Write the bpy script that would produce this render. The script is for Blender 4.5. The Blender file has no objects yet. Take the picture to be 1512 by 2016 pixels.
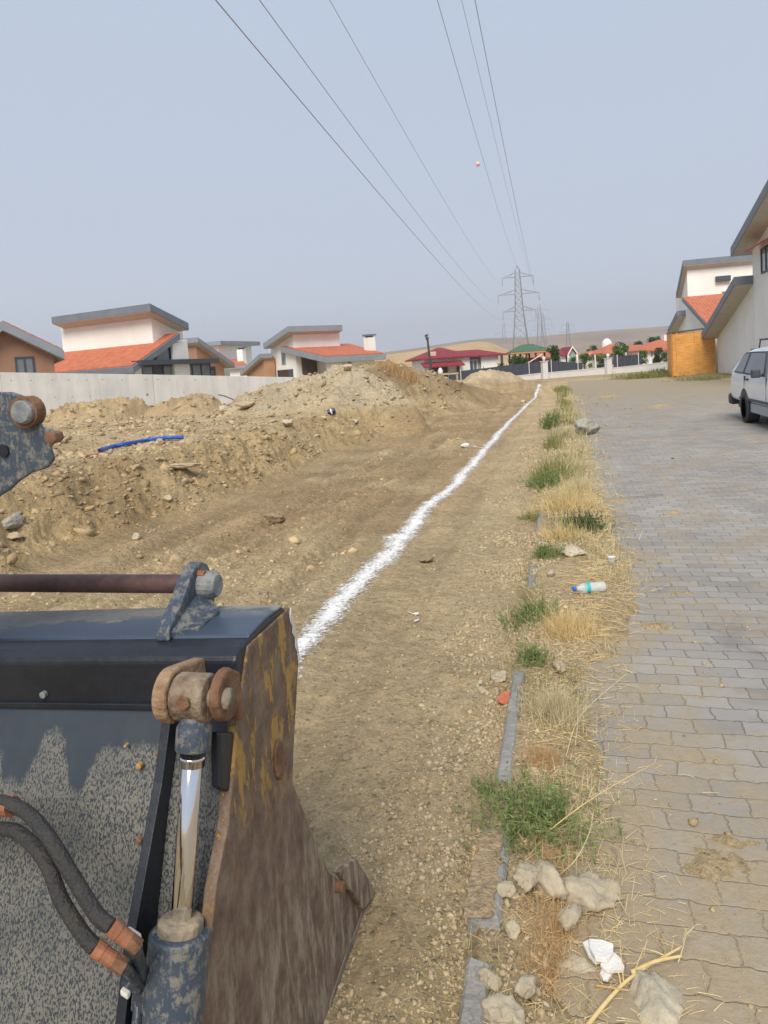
import bpy, math, random
import numpy as np
from mathutils import Vector, Matrix

# ---------------------------------------------------------------- camera, world, sun, exposure
S = bpy.context.scene
RESX, RESY = 1512.0, 2016.0
F = 1400.0; YAW = math.radians(14.4); PITCH = math.radians(5); ROLL = math.radians(3.8); EYE = 1.5
CX = 756.0; CY = 729 + F*math.tan(PITCH)
cam_d = bpy.data.cameras.new("camera"); cam = bpy.data.objects.new("camera", cam_d)
S.collection.objects.link(cam); S.camera = cam
ROT = Matrix.Rotation(YAW, 3, 'Z') @ Matrix.Rotation(math.pi/2-PITCH, 3, 'X') @ Matrix.Rotation(-ROLL, 3, 'Z')
cam.matrix_world = Matrix.Translation((0, 0, EYE)) @ ROT.to_4x4()
cam_d.sensor_fit = 'VERTICAL'; cam_d.sensor_height = 24.0; cam_d.lens = F/RESY*24.0
cam_d.shift_y = (CY-RESY/2)/RESY; cam_d.clip_end = 20000; cam_d.clip_start = 0.05
S.render.resolution_x = 768; S.render.resolution_y = 1024

SUN_EL, SUN_AZ = math.radians(46), math.radians(178)     # azimuth clockwise from +Y
W = bpy.data.worlds.new("World"); S.world = W; W.use_nodes = True
nt = W.node_tree; nt.nodes.clear()
wo = nt.nodes.new('ShaderNodeOutputWorld'); bg = nt.nodes.new('ShaderNodeBackground')
sk = nt.nodes.new('ShaderNodeTexSky'); sk.sky_type = 'NISHITA'; sk.sun_disc = False
sk.sun_elevation = SUN_EL; sk.sun_rotation = SUN_AZ; sk.dust_density = 4.0; sk.altitude = 900
mx = nt.nodes.new('ShaderNodeMix'); mx.data_type = 'RGBA'; mx.inputs[0].default_value = 0.93
# overcast cloud layer: even grey-blue, a touch bluer overhead
tc = nt.nodes.new('ShaderNodeTexCoord'); sp = nt.nodes.new('ShaderNodeSeparateXYZ')
rp = nt.nodes.new('ShaderNodeValToRGB')
rp.color_ramp.elements[0].position = 0.0; rp.color_ramp.elements[0].color = (5.2, 5.45, 6.1, 1)
rp.color_ramp.elements[1].position = 0.75; rp.color_ramp.elements[1].color = (3.95, 4.65, 5.8, 1)
e = rp.color_ramp.elements.new(0.3); e.color = (4.3, 4.8, 5.7, 1)
nn = nt.nodes.new('ShaderNodeTexNoise'); nn.inputs['Scale'].default_value = 1.6; nn.inputs['Detail'].default_value = 3
ml = nt.nodes.new('ShaderNodeMath'); ml.operation = 'MULTIPLY_ADD'; ml.inputs[1].default_value = 0.18; 
nt.links.new(tc.outputs['Generated'], sp.inputs[0]); nt.links.new(tc.outputs['Generated'], nn.inputs['Vector'])
nt.links.new(nn.outputs['Fac'], ml.inputs[0]); nt.links.new(sp.outputs['Z'], ml.inputs[2])
nt.links.new(ml.outputs[0], rp.inputs['Fac'])
nt.links.new(sk.outputs[0], mx.inputs[6]); nt.links.new(rp.outputs[0], mx.inputs[7])
nt.links.new(mx.outputs[2], bg.inputs[0]); bg.inputs[1].default_value = 0.1
nt.links.new(bg.outputs[0], wo.inputs[0])
sun_d = bpy.data.lights.new("sun", 'SUN'); sun_d.energy = 2.8; sun_d.angle = math.radians(32); sun_d.color = (1, .915, .785)
sun = bpy.data.objects.new("sun", sun_d); S.collection.objects.link(sun)
sv = Vector((math.sin(SUN_AZ)*math.cos(SUN_EL), math.cos(SUN_AZ)*math.cos(SUN_EL), math.sin(SUN_EL)))
sun.rotation_euler = sv.to_track_quat('Z', 'Y').to_euler()
S.view_settings.view_transform = 'Standard'; S.view_settings.look = 'None'
S.view_settings.exposure = 0.42; S.view_settings.gamma = 1.0

rnd = random.Random(7); rng = np.random.default_rng(11)

# ---------------------------------------------------------------- measuring helpers (pixel of the photo -> point of the place)
def ray(px, py): return ROT @ Vector(((px-CX)/F, -(py-CY)/F, -1.0))
E0 = Vector((0, 0, EYE)); FWD = Vector((-math.sin(YAW), math.cos(YAW), 0))
def onZ(px, py, z=0.0): d = ray(px, py); return E0 + d*((z-EYE)/d.z)
def onX(px, py, x): d = ray(px, py); return E0 + d*(x/d.x)
def onY(px, py, y): d = ray(px, py); return E0 + d*(y/d.y)
def Q(px, py, Z): d = ray(px, py); return E0 + d*(Z/d.dot(FWD))

# ---------------------------------------------------------------- noise
def _h(ix, iy, seed):
    n = (ix.astype(np.int64)*374761393 + iy.astype(np.int64)*668265263 + seed*1442695041) & 0xffffffff
    n = ((n ^ (n >> 13))*1274126177) & 0xffffffff
    return ((n ^ (n >> 16)) & 0xffff)/65535.0
def vn(x, y, seed=0):
    x = np.asarray(x, float); y = np.asarray(y, float)
    ix = np.floor(x); iy = np.floor(y); fx = x-ix; fy = y-iy
    fx = fx*fx*(3-2*fx); fy = fy*fy*(3-2*fy); ix = ix.astype(np.int64); iy = iy.astype(np.int64)
    a = _h(ix, iy, seed); b = _h(ix+1, iy, seed); c = _h(ix, iy+1, seed); d = _h(ix+1, iy+1, seed)
    return (a*(1-fx)+b*fx)*(1-fy)+(c*(1-fx)+d*fx)*fy
def fbm(x, y, o=4, seed=0):
    r = 0; a = 1; s = 0
    for k in range(o):
        r = r + a*(vn(x*2**k+k*17.3, y*2**k-k*9.1, seed+k)-.5); s += a; a *= .5
    return r/s*2
def sst(t): t = np.clip(t, 0, 1); return t*t*(3-2*t)

# ---------------------------------------------------------------- terrain height (X across the road, Y along it)
CA, SA = math.cos(YAW), math.sin(YAW)
def ad(x, y): return x*CA+y*SA, -x*SA+y*CA
def ridge_pts(L):
    P = [Q(*p) for p in L]; a = [ad(p.x, p.y)[0] for p in P]; d = [ad(p.x, p.y)[1] for p in P]; z = [p.z for p in P]
    o = np.argsort(a); return np.array(a)[o], np.array(d)[o], np.array(z)[o]
RID = [  # crest points, front slope, back slope
    (ridge_pts([(-500, 820, 17), (-200, 805, 19), (0, 802, 20), (95, 816, 20.5), (118, 800, 21), (160, 795, 21), (205, 790, 21), (235, 782, 21.5), (265, 786, 21.5), (300, 802, 22), (335, 792, 22), (365, 782, 22), (400, 773, 22), (425, 784, 22), (455, 820, 22)]), .34, .6),
    (ridge_pts([(425, 840, 17.5), (455, 792, 18.5), (500, 775, 19), (560, 754, 19), (600, 742, 19), (640, 730, 19), (670, 724, 19), (690, 722, 19), (720, 730, 18.8), (760, 748, 18.2), (800, 780, 17.5), (840, 815, 16.5)]), .24, .7),
    (ridge_pts([(650, 770, 25), (690, 728, 25), (720, 714, 25), (745, 711, 25), (775, 716, 25), (800, 722, 25), (830, 731, 25.5), (860, 737, 26), (900, 752, 27), (960, 768, 28), (1010, 778, 28)]), .34, .7),
    (ridge_pts([(900, 762, 37), (912, 748, 38), (930, 735, 38), (950, 729, 38), (965, 728, 38), (1000, 733, 39), (1020, 741, 39), (1045, 753, 39), (1070, 762, 39)]), .45, .8),
    (ridge_pts([(940, 775, 31), (980, 760, 31), (1020, 752, 31.5), (1050, 752, 32), (1075, 760, 32.5), (1090, 770, 33)]), .2, .4),
]
TOE = ([-3, 0, 4.2, 5.4, 7.6, 16.5, 19.3, 28.6, 40, 50], [-3.2, -3.4, -4.0, -4.4, -3.9, -3.65, -3.5, -3.3, -3.2, -3.2])
TOP = ([-3, 0, 5.8, 7.8, 12.7, 19.2, 28, 40, 50], [-4.6, -4.8, -5.5, -5.5, -5.6, -5.2, -4.9, -4.7, -4.7])
SPREADS = [(onZ(1345, 1168), .16, .05), (onZ(1270, 932), .10, .14), (onZ(1225, 985), .22, .16), (onZ(1240, 1035), .12, .09), (onZ(1330, 1010), .1, .1),
           (onZ(1250, 1100), .25, .14), (onZ(1130, 1150), .28, .2), (onZ(1200, 1290), .10, .05), (onZ(1290, 1235), .16, .05), (onZ(1140, 1800), .16, .05),
           (onZ(1400, 1700), .2, .10), (onZ(1500, 1660), .2, .06), (onZ(1480, 870), .3, .35), (onZ(1300, 800), .6, 1.2), (onZ(1200, 780), .6, 1.8)]
def zg(x, y, detail=True):
    x = np.asarray(x, float); y = np.asarray(y, float)
    r = np.hypot(x, y)
    xt = np.interp(y, *TOE); xp = np.interp(y, *TOP)
    n1 = fbm(x*.55, y*.55, 4, 3)
    s = (xt-x+.35*n1)/(xt-xp)
    s = sst(s)
    P = .6 + .05*fbm(x*.3, y*.3, 3, 5)
    fade = sst((52-y)/10)*sst((y+6)/4)
    z = P*s*fade
    # far field of the plot keeps level with the plateau
    a, d = ad(x, y)
    for (A, D, Z), kf, kb in RID:
        inside = sst((a-A[0]+.5)/.8)*sst((A[-1]-a+.5)/.8)
        dd = d-np.interp(a, A, D); zz = np.interp(a, A, Z)
        k = np.where(dd < 0, np.interp(a, [A[0], A[-1]], [kf, kf*(2.4 if kf == .24 else 1)]), kb)
        cone = zz-k*(np.sqrt(dd*dd+.05)-.22) + .10*fbm(x*1.3, y*1.3, 4, 21)*sst(abs(dd)*1.5)
        z = np.maximum(z, np.where(inside > 0.01, cone*inside-(1-inside)*.3, -9))
    dirt = sst((-.2-x)/.5)                                   # 1 left of the kerb
    if detail:
        near = sst((60-r)/40)
        z = z + near*dirt*(.020*fbm(x*2.2, y*2.2, 3, 8) + .012*fbm(x*7, y*7, 3, 9))
        rough = sst(s*4)*sst((1.03-s)*5+.12) + sst((z-.70)*4)     # slope and heaps are lumpier
        lum = fbm(x*3.1, y*3.1, 4, 14); 
        wx = x+.25*fbm(x*1.5, y*1.5, 2, 101); wy = y+.25*fbm(x*1.5+9, y*1.5, 2, 102)
        z = z + near*dirt*np.clip(rough, 0, 1)*(.12*lum+.20*(np.abs(fbm(wx*2.6, wy*2.6, 3, 103))-.2)+.13*(np.abs(fbm(wx*7, wy*7, 4, 15))-.15))
        # scraped tracks of the digging bucket across the floor
        fl = dirt*sst((xt-x+.3)*-2+.6)*sst((-1.55-x)/.5)
        z = z + near*fl*(.075*fbm((x+.05*np.sin(y))*5, y*.45, 4, 105)+.05*np.abs(fbm(x*9, y*7, 4, 106)))
        # loose crumbled soil beside the kerb
        cl = sst((x+1.05)/.5)*sst((-.28-x)/.1)
        z = z + near*cl*(.018*np.abs(fbm(x*14, y*14, 3, 31))+.014*fbm(x*5, y*5, 2, 33))
        # wheel rut in the dug strip
        z = z - near*.022*np.exp(-((x+1.05+.05*np.sin(y*.8))/.09)**2)*dirt
    # strip of earth and straw right of the kerb, thin spills of soil on the paving
    xb = .07 + .36*sst((y-3.2)/1.2)*sst((11-y)/4) + .20*sst((y-11)/5) + .16*fbm(x*1.5+4, y*2.2, 4, 41)
    strip = sst((xb-x)/.16)*sst((x+.36)/.1)
    zs = -.03+.06*strip + strip*(.012*fbm(x*9, y*9, 3, 44)+.01)
    for p, sx, sy in SPREADS:
        g = np.exp(-((x-p.x)/sx)**2-((y-p.y)/sy)**2)
        zs = np.maximum(zs, -.03+.036*g+.045*g*fbm(x*7, y*7, 5, 51)+.010*g*fbm(x*40, y*40, 3, 53))
    zs = np.where(x > 7.3, .02, zs); zs = np.where(y > 47.5, .01, zs)
    gr = np.exp(-((x-7.3)/1.6)**2-((y-41.5)/2.6)**2)
    zs = zs + np.where(x > 5.0, .18*gr, 0)
    m = sst((x+.36)/.1)
    z = z*(1-m) + zs*m
    z = np.where(r > 70, z*sst((110-r)/40), z)
    return z
def gz(x, y): return float(zg(np.array([x]), np.array([y]))[0])
def G(px, py):                                                  # where a pixel's line of sight first meets the ground
    d = ray(px, py); d = d/d.dot(FWD); t = np.geomspace(1.0, 90, 4000); x = d.x*t; y = d.y*t; z = EYE+d.z*t
    hit = np.nonzero(z < zg(x, y))[0]; k = hit[0] if len(hit) else -1
    return Vector((x[k], y[k], gz(x[k], y[k])))

# ---------------------------------------------------------------- materials
def mat(name, col=(.5, .5, .5), rough=.8, metal=0.0, var=.12, scale=8.0, bump=.0, bscale=40., col2=None, coat=0., spec=None):
    m = bpy.data.materials.new(name); m.use_nodes = True; t = m.node_tree; b = t.nodes['Principled BSDF']
    b.inputs['Roughness'].default_value = rough; b.inputs['Metallic'].default_value = metal
    if coat: b.inputs['Coat Weight'].default_value = coat; b.inputs['Coat Roughness'].default_value = .12
    if spec is not None: b.inputs['Specular IOR Level'].default_value = spec
    tcn = t.nodes.new('ShaderNodeTexCoord'); n = t.nodes.new('ShaderNodeTexNoise')
    n.inputs['Scale'].default_value = scale; n.inputs['Detail'].default_value = 8; n.inputs['Roughness'].default_value = .65
    t.links.new(tcn.outputs['Object'], n.inputs['Vector'])
    r = t.nodes.new('ShaderNodeValToRGB'); c = Vector(col)
    lo = tuple(max(0, v*(1-var*1.6)) for v in col) if col2 is None else col2
    hi = tuple(min(1, v*(1+var)) for v in col)
    r.color_ramp.elements[0].position = .3; r.color_ramp.elements[0].color = (*lo, 1)
    r.color_ramp.elements[1].position = .68; r.color_ramp.elements[1].color = (*hi, 1)
    t.links.new(n.outputs['Fac'], r.inputs['Fac']); t.links.new(r.outputs[0], b.inputs['Base Color'])
    if bump:
        n2 = t.nodes.new('ShaderNodeTexNoise'); n2.inputs['Scale'].default_value = bscale; n2.inputs['Detail'].default_value = 6
        t.links.new(tcn.outputs['Object'], n2.inputs['Vector'])
        bp = t.nodes.new('ShaderNodeBump'); bp.inputs['Strength'].default_value = bump; bp.inputs['Distance'].default_value = .02
        t.links.new(n2.outputs['Fac'], bp.inputs['Height']); t.links.new(bp.outputs[0], b.inputs['Normal'])
    return m
class NB:   # small node-building helper
    def __init__(s, m): s.t = m.node_tree; s.b = s.t.nodes['Principled BSDF']; s.tc = s.t.nodes.new('ShaderNodeTexCoord')
    def new(s, k, **kw):
        n = s.t.nodes.new(k)
        for a, v in kw.items(): setattr(n, a, v)
        return n
    def link(s, a, b): s.t.links.new(a, b)
    def noise(s, scale, detail=6, rough=.6, vec=None, dist=0):
        n = s.new('ShaderNodeTexNoise'); n.inputs['Scale'].default_value = scale; n.inputs['Detail'].default_value = detail
        n.inputs['Roughness'].default_value = rough; n.inputs['Distortion'].default_value = dist
        s.link(vec if vec is not None else s.tc.outputs['Object'], n.inputs['Vector']); return n.outputs['Fac']
    def ramp(s, f, stops):
        r = s.new('ShaderNodeValToRGB'); el = r.color_ramp.elements
        while len(el) < len(stops): el.new(.5)
        for e_, (p, c) in zip(el, stops):
            e_.position = p; e_.color = (*c, 1) if not isinstance(c, (int, float)) else (c, c, c, 1)
        s.link(f, r.inputs['Fac']); return r.outputs[0]
    def math(s, op, a, b=None, c=None, clamp=False):
        n = s.new('ShaderNodeMath', operation=op); n.use_clamp = clamp
        for i, v in enumerate((a, b, c)):
            if v is None: continue
            if isinstance(v, (int, float)): n.inputs[i].default_value = v
            else: s.link(v, n.inputs[i])
        return n.outputs[0]
    def mix(s, f, a, b, mode='MIX'):
        n = s.new('ShaderNodeMix', data_type='RGBA', blend_type=mode)
        for i, v in ((0, f), (6, a), (7, b)):
            if isinstance(v, (int, float)): n.inputs[i].default_value = v
            elif isinstance(v, tuple): n.inputs[i].default_value = (*v, 1)
            else: s.link(v, n.inputs[i])
        return n.outputs[2]
    def bump(s, h, strength=.5, dist=.01, normal=None):
        n = s.new('ShaderNodeBump'); n.inputs['Strength'].default_value = strength; n.inputs['Distance'].default_value = dist
        s.link(h, n.inputs['Height'])
        if normal is not None: s.link(normal, n.inputs['Normal'])
        return n.outputs[0]
    def mapping(s, sc, rot=(0, 0, 0)):
        n = s.new('ShaderNodeMapping'); n.inputs['Scale'].default_value = sc; n.inputs['Rotation'].default_value = rot
        s.link(s.tc.outputs['Object'], n.inputs['Vector']); return n.outputs[0]
def newmat(name, rough=.9):
    m = bpy.data.materials.new(name); m.use_nodes = True; m.node_tree.nodes['Principled BSDF'].inputs['Roughness'].default_value = rough
    return m, NB(m)

# soil: colour per place from the mesh's own soil map, broken up by noise; small pebbles in the bump
def soil_mat():
    m, n = newmat('soil', .95); n.b.inputs['Specular IOR Level'].default_value = .2
    at = n.new('ShaderNodeAttribute', attribute_name='soil')
    a = n.noise(1.3, 8, .7); b_ = n.noise(14, 8, .75); c = n.noise(70, 5, .7)
    v = n.new('ShaderNodeTexVoronoi'); v.inputs['Scale'].default_value = 45; n.link(n.tc.outputs['Object'], v.inputs['Vector'])
    v2 = n.new('ShaderNodeTexVoronoi'); v2.inputs['Scale'].default_value = 16; n.link(n.tc.outputs['Object'], v2.inputs['Vector'])
    k = n.ramp(a, [(.32, .78), (.7, 1.18)]); col = n.mix(1.0, at.outputs['Color'], k, 'MULTIPLY')
    k = n.ramp(b_, [(.3, .66), (.5, 1.0), (.72, 1.28)]); col = n.mix(1.0, col, k, 'MULTIPLY')
    k = n.ramp(c, [(.32, .68), (.6, 1.12)]); col = n.mix(.8, col, k, 'MULTIPLY')
    # pale pebbles: some voronoi cells only
    sep = n.new('ShaderNodeSeparateColor'); n.link(v.outputs['Color'], sep.inputs[0])
    pick = n.math('GREATER_THAN', sep.outputs[0], .72)
    inn = n.ramp(v.outputs['Distance'], [(.28, 1), (.42, 0)])
    pk = n.math('MULTIPLY', pick, inn); pk = n.math('MULTIPLY', pk, .75)
    pc = n.mix(sep.outputs[1], (.30, .21, .11), (.54, .44, .28)); col = n.mix(pk, col, pc)
    n.link(col, n.b.inputs['Base Color'])
    h = n.math('MULTIPLY_ADD', b_, 1.3, n.math('MULTIPLY', c, .5)); h = n.math('MULTIPLY_ADD', pk, .45, h)
    h = n.math('MULTIPLY_ADD', n.ramp(v2.outputs['Distance'], [(.0, 1), (.6, 0)]), .35, h)
    n.link(n.bump(h, 1.0, .034), n.b.inputs['Normal']); return m
M_SOIL = soil_mat()

def paver_mat():
    m, n = newmat('concrete_pavers', .85)
    w = n.new('ShaderNodeTexNoise'); w.inputs['Scale'].default_value = 22; w.inputs['Detail'].default_value = 2
    n.link(n.tc.outputs['Object'], w.inputs['Vector'])
    sub = n.new('ShaderNodeVectorMath', operation='SUBTRACT'); n.link(w.outputs['Color'], sub.inputs[0]); sub.inputs[1].default_value = (.5, .5, .5)
    scl = n.new('ShaderNodeVectorMath', operation='SCALE'); n.link(sub.outputs[0], scl.inputs[0]); scl.inputs['Scale'].default_value = .034
    add = n.new('ShaderNodeVectorMath', operation='ADD'); n.link(n.tc.outputs['Object'], add.inputs[0]); n.link(scl.outputs[0], add.inputs[1])
    w2 = n.new('ShaderNodeTexNoise'); w2.inputs['Scale'].default_value = 1.1; w2.inputs['Detail'].default_value = 2
    n.link(n.tc.outputs['Object'], w2.inputs['Vector'])
    sub2 = n.new('ShaderNodeVectorMath', operation='SUBTRACT'); n.link(w2.outputs['Color'], sub2.inputs[0]); sub2.inputs[1].default_value = (.5, .5, .5)
    scl2 = n.new('ShaderNodeVectorMath', operation='SCALE'); n.link(sub2.outputs[0], scl2.inputs[0]); scl2.inputs['Scale'].default_value = .11
    add2 = n.new('ShaderNodeVectorMath', operation='ADD'); n.link(add.outputs[0], add2.inputs[0]); n.link(scl2.outputs[0], add2.inputs[1])
    br = n.new('ShaderNodeTexBrick'); br.offset = .5; br.inputs['Scale'].default_value = 1.0
    br.inputs['Brick Width'].default_value = .176; br.inputs['Row Height'].default_value = .103
    br.inputs['Mortar Size'].default_value = .005; br.inputs['Mortar Smooth'].default_value = 1.0; br.inputs['Bias'].default_value = 0
    br.inputs['Color1'].default_value = (.255, .243, .228, 1); br.inputs['Color2'].default_value = (.330, .312, .290, 1)
    br.inputs['Mortar'].default_value = (.175, .15, .115, 1)
    n.link(add2.outputs[0], br.inputs['Vector'])
    g = n.noise(260, 3, .6); col = n.mix(1.0, br.outputs['Color'], n.ramp(g, [(.3, .82), (.7, 1.15)]), 'MULTIPLY')
    g2 = n.noise(.8, 6, .7); col = n.mix(1.0, col, n.ramp(g2, [(.3, .84), (.7, 1.2)]), 'MULTIPLY'); st_ = n.noise(1.9, 4, .6, dist=1.2); col = n.mix(1.0, col, n.ramp(st_, [(.28, .72), (.40, 1)]), 'MULTIPLY'); col = n.mix(n.ramp(n.noise(48, 5, .7), [(.62, 0), (.72, .55)]), col, (.40, .34, .25))
    # fine dusty earth trodden over the paving, thickest where the work traffic crosses
    sx = n.new('ShaderNodeSeparateXYZ'); n.link(n.tc.outputs['Object'], sx.inputs[0])
    d1 = n.noise(2.1, 8, .72, dist=.4); d2 = n.noise(11, 6, .7)
    dust = n.math('MULTIPLY_ADD', d2, .45, d1)
    left = n.new('ShaderNodeMapRange'); n.link(sx.outputs[0], left.inputs[0]); left.inputs[1].default_value = .0; left.inputs[2].default_value = .9; left.inputs[3].default_value = .13; left.inputs[4].default_value = 0
    nr = n.new('ShaderNodeMapRange'); n.link(sx.outputs[1], nr.inputs[0]); nr.inputs[1].default_value = 1.7; nr.inputs[2].default_value = 2.9; nr.inputs[3].default_value = .20; nr.inputs[4].default_value = 0
    fr = n.new('ShaderNodeMapRange'); n.link(sx.outputs[1], fr.inputs[0]); fr.inputs[1].default_value = 15; fr.inputs[2].default_value = 36; fr.inputs[3].default_value = 0; fr.inputs[4].default_value = .27
    dust = n.math('ADD', dust, left.outputs[0]); dust = n.math('ADD', dust, nr.outputs[0]); dust = n.math('ADD', dust, fr.outputs[0])
    msk = n.ramp(dust, [(.70, 0), (.80, .40), (.95, .92)])
    joint = n.math('MULTIPLY', br.outputs['Fac'], n.ramp(d1, [(.45, 0), (.6, .8)]))
    mk = n.math('MAXIMUM', msk, joint)
    dc = n.mix(n.noise(30, 5, .7), (.25, .19, .115), (.43, .35, .23))
    col = n.mix(mk, col, dc); n.link(col, n.b.inputs['Base Color'])
    h = n.math('MULTIPLY', br.outputs['Fac'], -.6); h = n.math('MULTIPLY_ADD', g, .12, h); h = n.math('MULTIPLY_ADD', n.noise(9, 4), .35, h)
    h = n.math('MULTIPLY_ADD', n.math('MULTIPLY', mk, n.noise(60, 4, .7)), .9, h)
    n.link(n.bump(h, .8, .007), n.b.inputs['Normal']); return m
M_PAVER = paver_mat()

def _sheet(px, py):
    d = ray(px, py); t = 1.0
    for _ in range(40): p = E0+d*t; t *= (1.02+(p.z-.042*(p.x+.6)-.6)*.40)/p.y
    return E0+d*t
TIDE = [(p.x, p.z) for p in (_sheet(*q) for q in [(2, 1490), (38, 1532), (62, 1490), (88, 1442), (118, 1452), (150, 1560), (178, 1500), (205, 1475), (255, 1468), (335, 1472)])]
def mud_plate_mat():        # dark painted steel, dried mud splash up to a wavy tide line
    m, n = newmat('mud_speckled_dark_steel', .55)
    sx = n.new('ShaderNodeSeparateXYZ'); n.link(n.tc.outputs['Object'], sx.inputs[0])
    fc = n.new('ShaderNodeFloatCurve'); n.link(n.math('DIVIDE', n.math('ADD', n.math('MULTIPLY_ADD', n.noise(18, 4, .6), .04, -.02), n.math('ADD', sx.outputs[0], 1.3)), 2.3), fc.inputs['Value'])
    cv = fc.mapping.curves[0]; PT = [((x_+1.6+1.3)/2.3, z_) for x_, z_ in [(-2.7, .74), (-2.5, .82), (-2.2, .72), (-1.9, .80), (-1.6, .74), (-1.3, .82), (-1.1, .76)]+TIDE]
    cv.points[0].location = (0, .76); cv.points[1].location = (1, PT[-1][1])
    for q_ in PT: cv.points.new(*q_)
    fc.mapping.update(); lim = n.math('MULTIPLY_ADD', n.noise(40, 5, .7), .03, n.math('SUBTRACT', fc.outputs[0], .015))
    below = n.math('SUBTRACT', lim, sx.outputs[2]); zone = n.ramp(n.math('MULTIPLY_ADD', n.noise(60, 5, .7), .03, below), [(.012, 0), (.03, 1)])
    sp1 = n.noise(300, 2, .6, vec=n.mapping((1.0, .55, .55))); spk = n.ramp(sp1, [(.44, 0), (.52, 1)])
    base = n.mix(n.noise(30, 4), (.022, .030, .042), (.04, .052, .066))
    mud = n.mix(n.noise(9, 6, .7), (.085, .088, .085), (.27, .25, .20))
    mk = n.math('MULTIPLY', zone, n.math('MULTIPLY_ADD', spk, .88, .03)); mk = n.math('MULTIPLY', mk, n.ramp(n.noise(5, 5, .7), [(.3, .45), (.6, 1)]))
    col = n.mix(mk, base, mud); n.link(col, n.b.inputs['Base Color'])
    n.link(n.math('MULTIPLY_ADD', mk, .45, .38), n.b.inputs['Roughness'])
    n.link(n.bump(n.math('MULTIPLY', mk, 1.0), .35, .002), n.b.inputs['Normal']); return m
def dark_paint_mat(name, c=(.024, .032, .046), dirt=.6, scale=26, thr=.52, dcol=(.24, .22, .18)):
    m, n = newmat(name, .42)
    g = n.noise(scale, 8, .7); mk = n.ramp(g, [(thr, 0), (thr+.09, dirt)])
    sc = n.noise(170, 3, .6, vec=n.mapping((1, 1, .35))); mk2 = n.ramp(sc, [(.56, 0), (.64, .5)])
    mk = n.math('MAXIMUM', mk, mk2)
    col = n.mix(mk, n.mix(n.noise(3), c, tuple(v*1.7 for v in c)), dcol); n.link(col, n.b.inputs['Base Color'])
    n.link(n.math('MULTIPLY_ADD', mk, .45, .36), n.b.inputs['Roughness'])
    n.link(n.bump(n.math('ADD', mk, n.noise(50, 4)), .25, .002), n.b.inputs['Normal']); return m
def rust_plate_mat():
    m, n = newmat('rusted_plate', .8)
    sx = n.new('ShaderNodeSeparateXYZ'); n.link(n.tc.outputs['Object'], sx.inputs[0])
    a = n.noise(16, 8, .75); base = n.ramp(a, [(.3, (.09, .052, .036)), (.5, (.18, .12, .085)), (.7, (.29, .22, .16))])
    st = n.noise(34, 6, .7, vec=n.mapping((1, .9, .22), (.35, 0, 0)))
    yel = n.math('MULTIPLY', n.ramp(n.noise(20, 7, .72, vec=n.mapping((1, 1, .42), (-.3, 0, 0))), [(.51, 0), (.55, 1)]), n.ramp(sx.outputs[2], [(.60, 0), (.72, 1)]))
    col = n.mix(yel, base, n.mix(n.noise(50), (.30, .17, .04), (.50, .32, .10)))
    low = n.ramp(sx.outputs[2], [(.30, 1), (.62, 0.12)])
    soil = n.math('MULTIPLY', n.ramp(st, [(.47, 0), (.62, .85)]), low)
    col = n.mix(soil, col, (.40, .34, .25)); 
    orange = n.ramp(n.noise(45, 6, .7), [(.62, 0), (.7, .7)]); col = n.mix(n.math('MULTIPLY', orange, .6), col, (.24, .10, .035))
    n.link(col, n.b.inputs['Base Color'])
    n.link(n.bump(n.math('ADD', n.math('MULTIPLY', yel, .6), n.math('ADD', st, n.noise(120, 6, .8))), .9, .004), n.b.inputs['Normal']); return m
def tile_mat(name, c, axis=0):
    m, n = newmat(name, .8)
    sx = n.new('ShaderNodeSeparateXYZ'); n.link(n.tc.outputs['Object'], sx.inputs[0])
    g = n.noise(3, 8, .7); col = n.ramp(g, [(.3, tuple(v*.72 for v in c)), (.7, tuple(min(1, v*1.2) for v in c))])
    w = n.new('ShaderNodeTexWave'); w.wave_type = 'BANDS'; w.bands_direction = 'X' if axis == 0 else 'Y'; w.inputs['Scale'].default_value = 1.6; w.inputs['Distortion'].default_value = .4
    n.link(n.tc.outputs['Object'], w.inputs['Vector'])
    col = n.mix(.35, col, n.ramp(w.outputs['Fac'], [(0, .6), (1, 1.1)]), 'MULTIPLY'); n.link(col, n.b.inputs['Base Color'])
    n.link(n.bump(w.outputs['Fac'], .6, .05), n.b.inputs['Normal']); return m
def concrete_wall_mat():
    m, n = newmat('cast_concrete', .9)
    g = n.noise(.9, 8, .7); col = n.ramp(g, [(.3, (.53, .525, .51)), (.7, (.62, .615, .60))])
    s_ = n.noise(3.0, 6, .7, vec=n.mapping((1, 1, .15))); col = n.mix(1.0, col, n.ramp(s_, [(.35, .86), (.6, 1.05)]), 'MULTIPLY')
    n.link(col, n.b.inputs['Base Color']); n.link(n.bump(n.noise(12, 6), .3, .01), n.b.inputs['Normal']); return m
def stone_mat(name):
    m, n = newmat(name, .95)
    at = n.new('ShaderNodeAttribute', attribute_name='tint'); 
    col = n.mix(1.0, at.outputs['Color'], n.ramp(n.noise(60, 6, .7), [(.3, .72), (.7, 1.2)]), 'MULTIPLY')
    n.link(col, n.b.inputs['Base Color']); n.link(n.bump(n.noise(120, 5, .7), .6, .004), n.b.inputs['Normal']); return m
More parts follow.
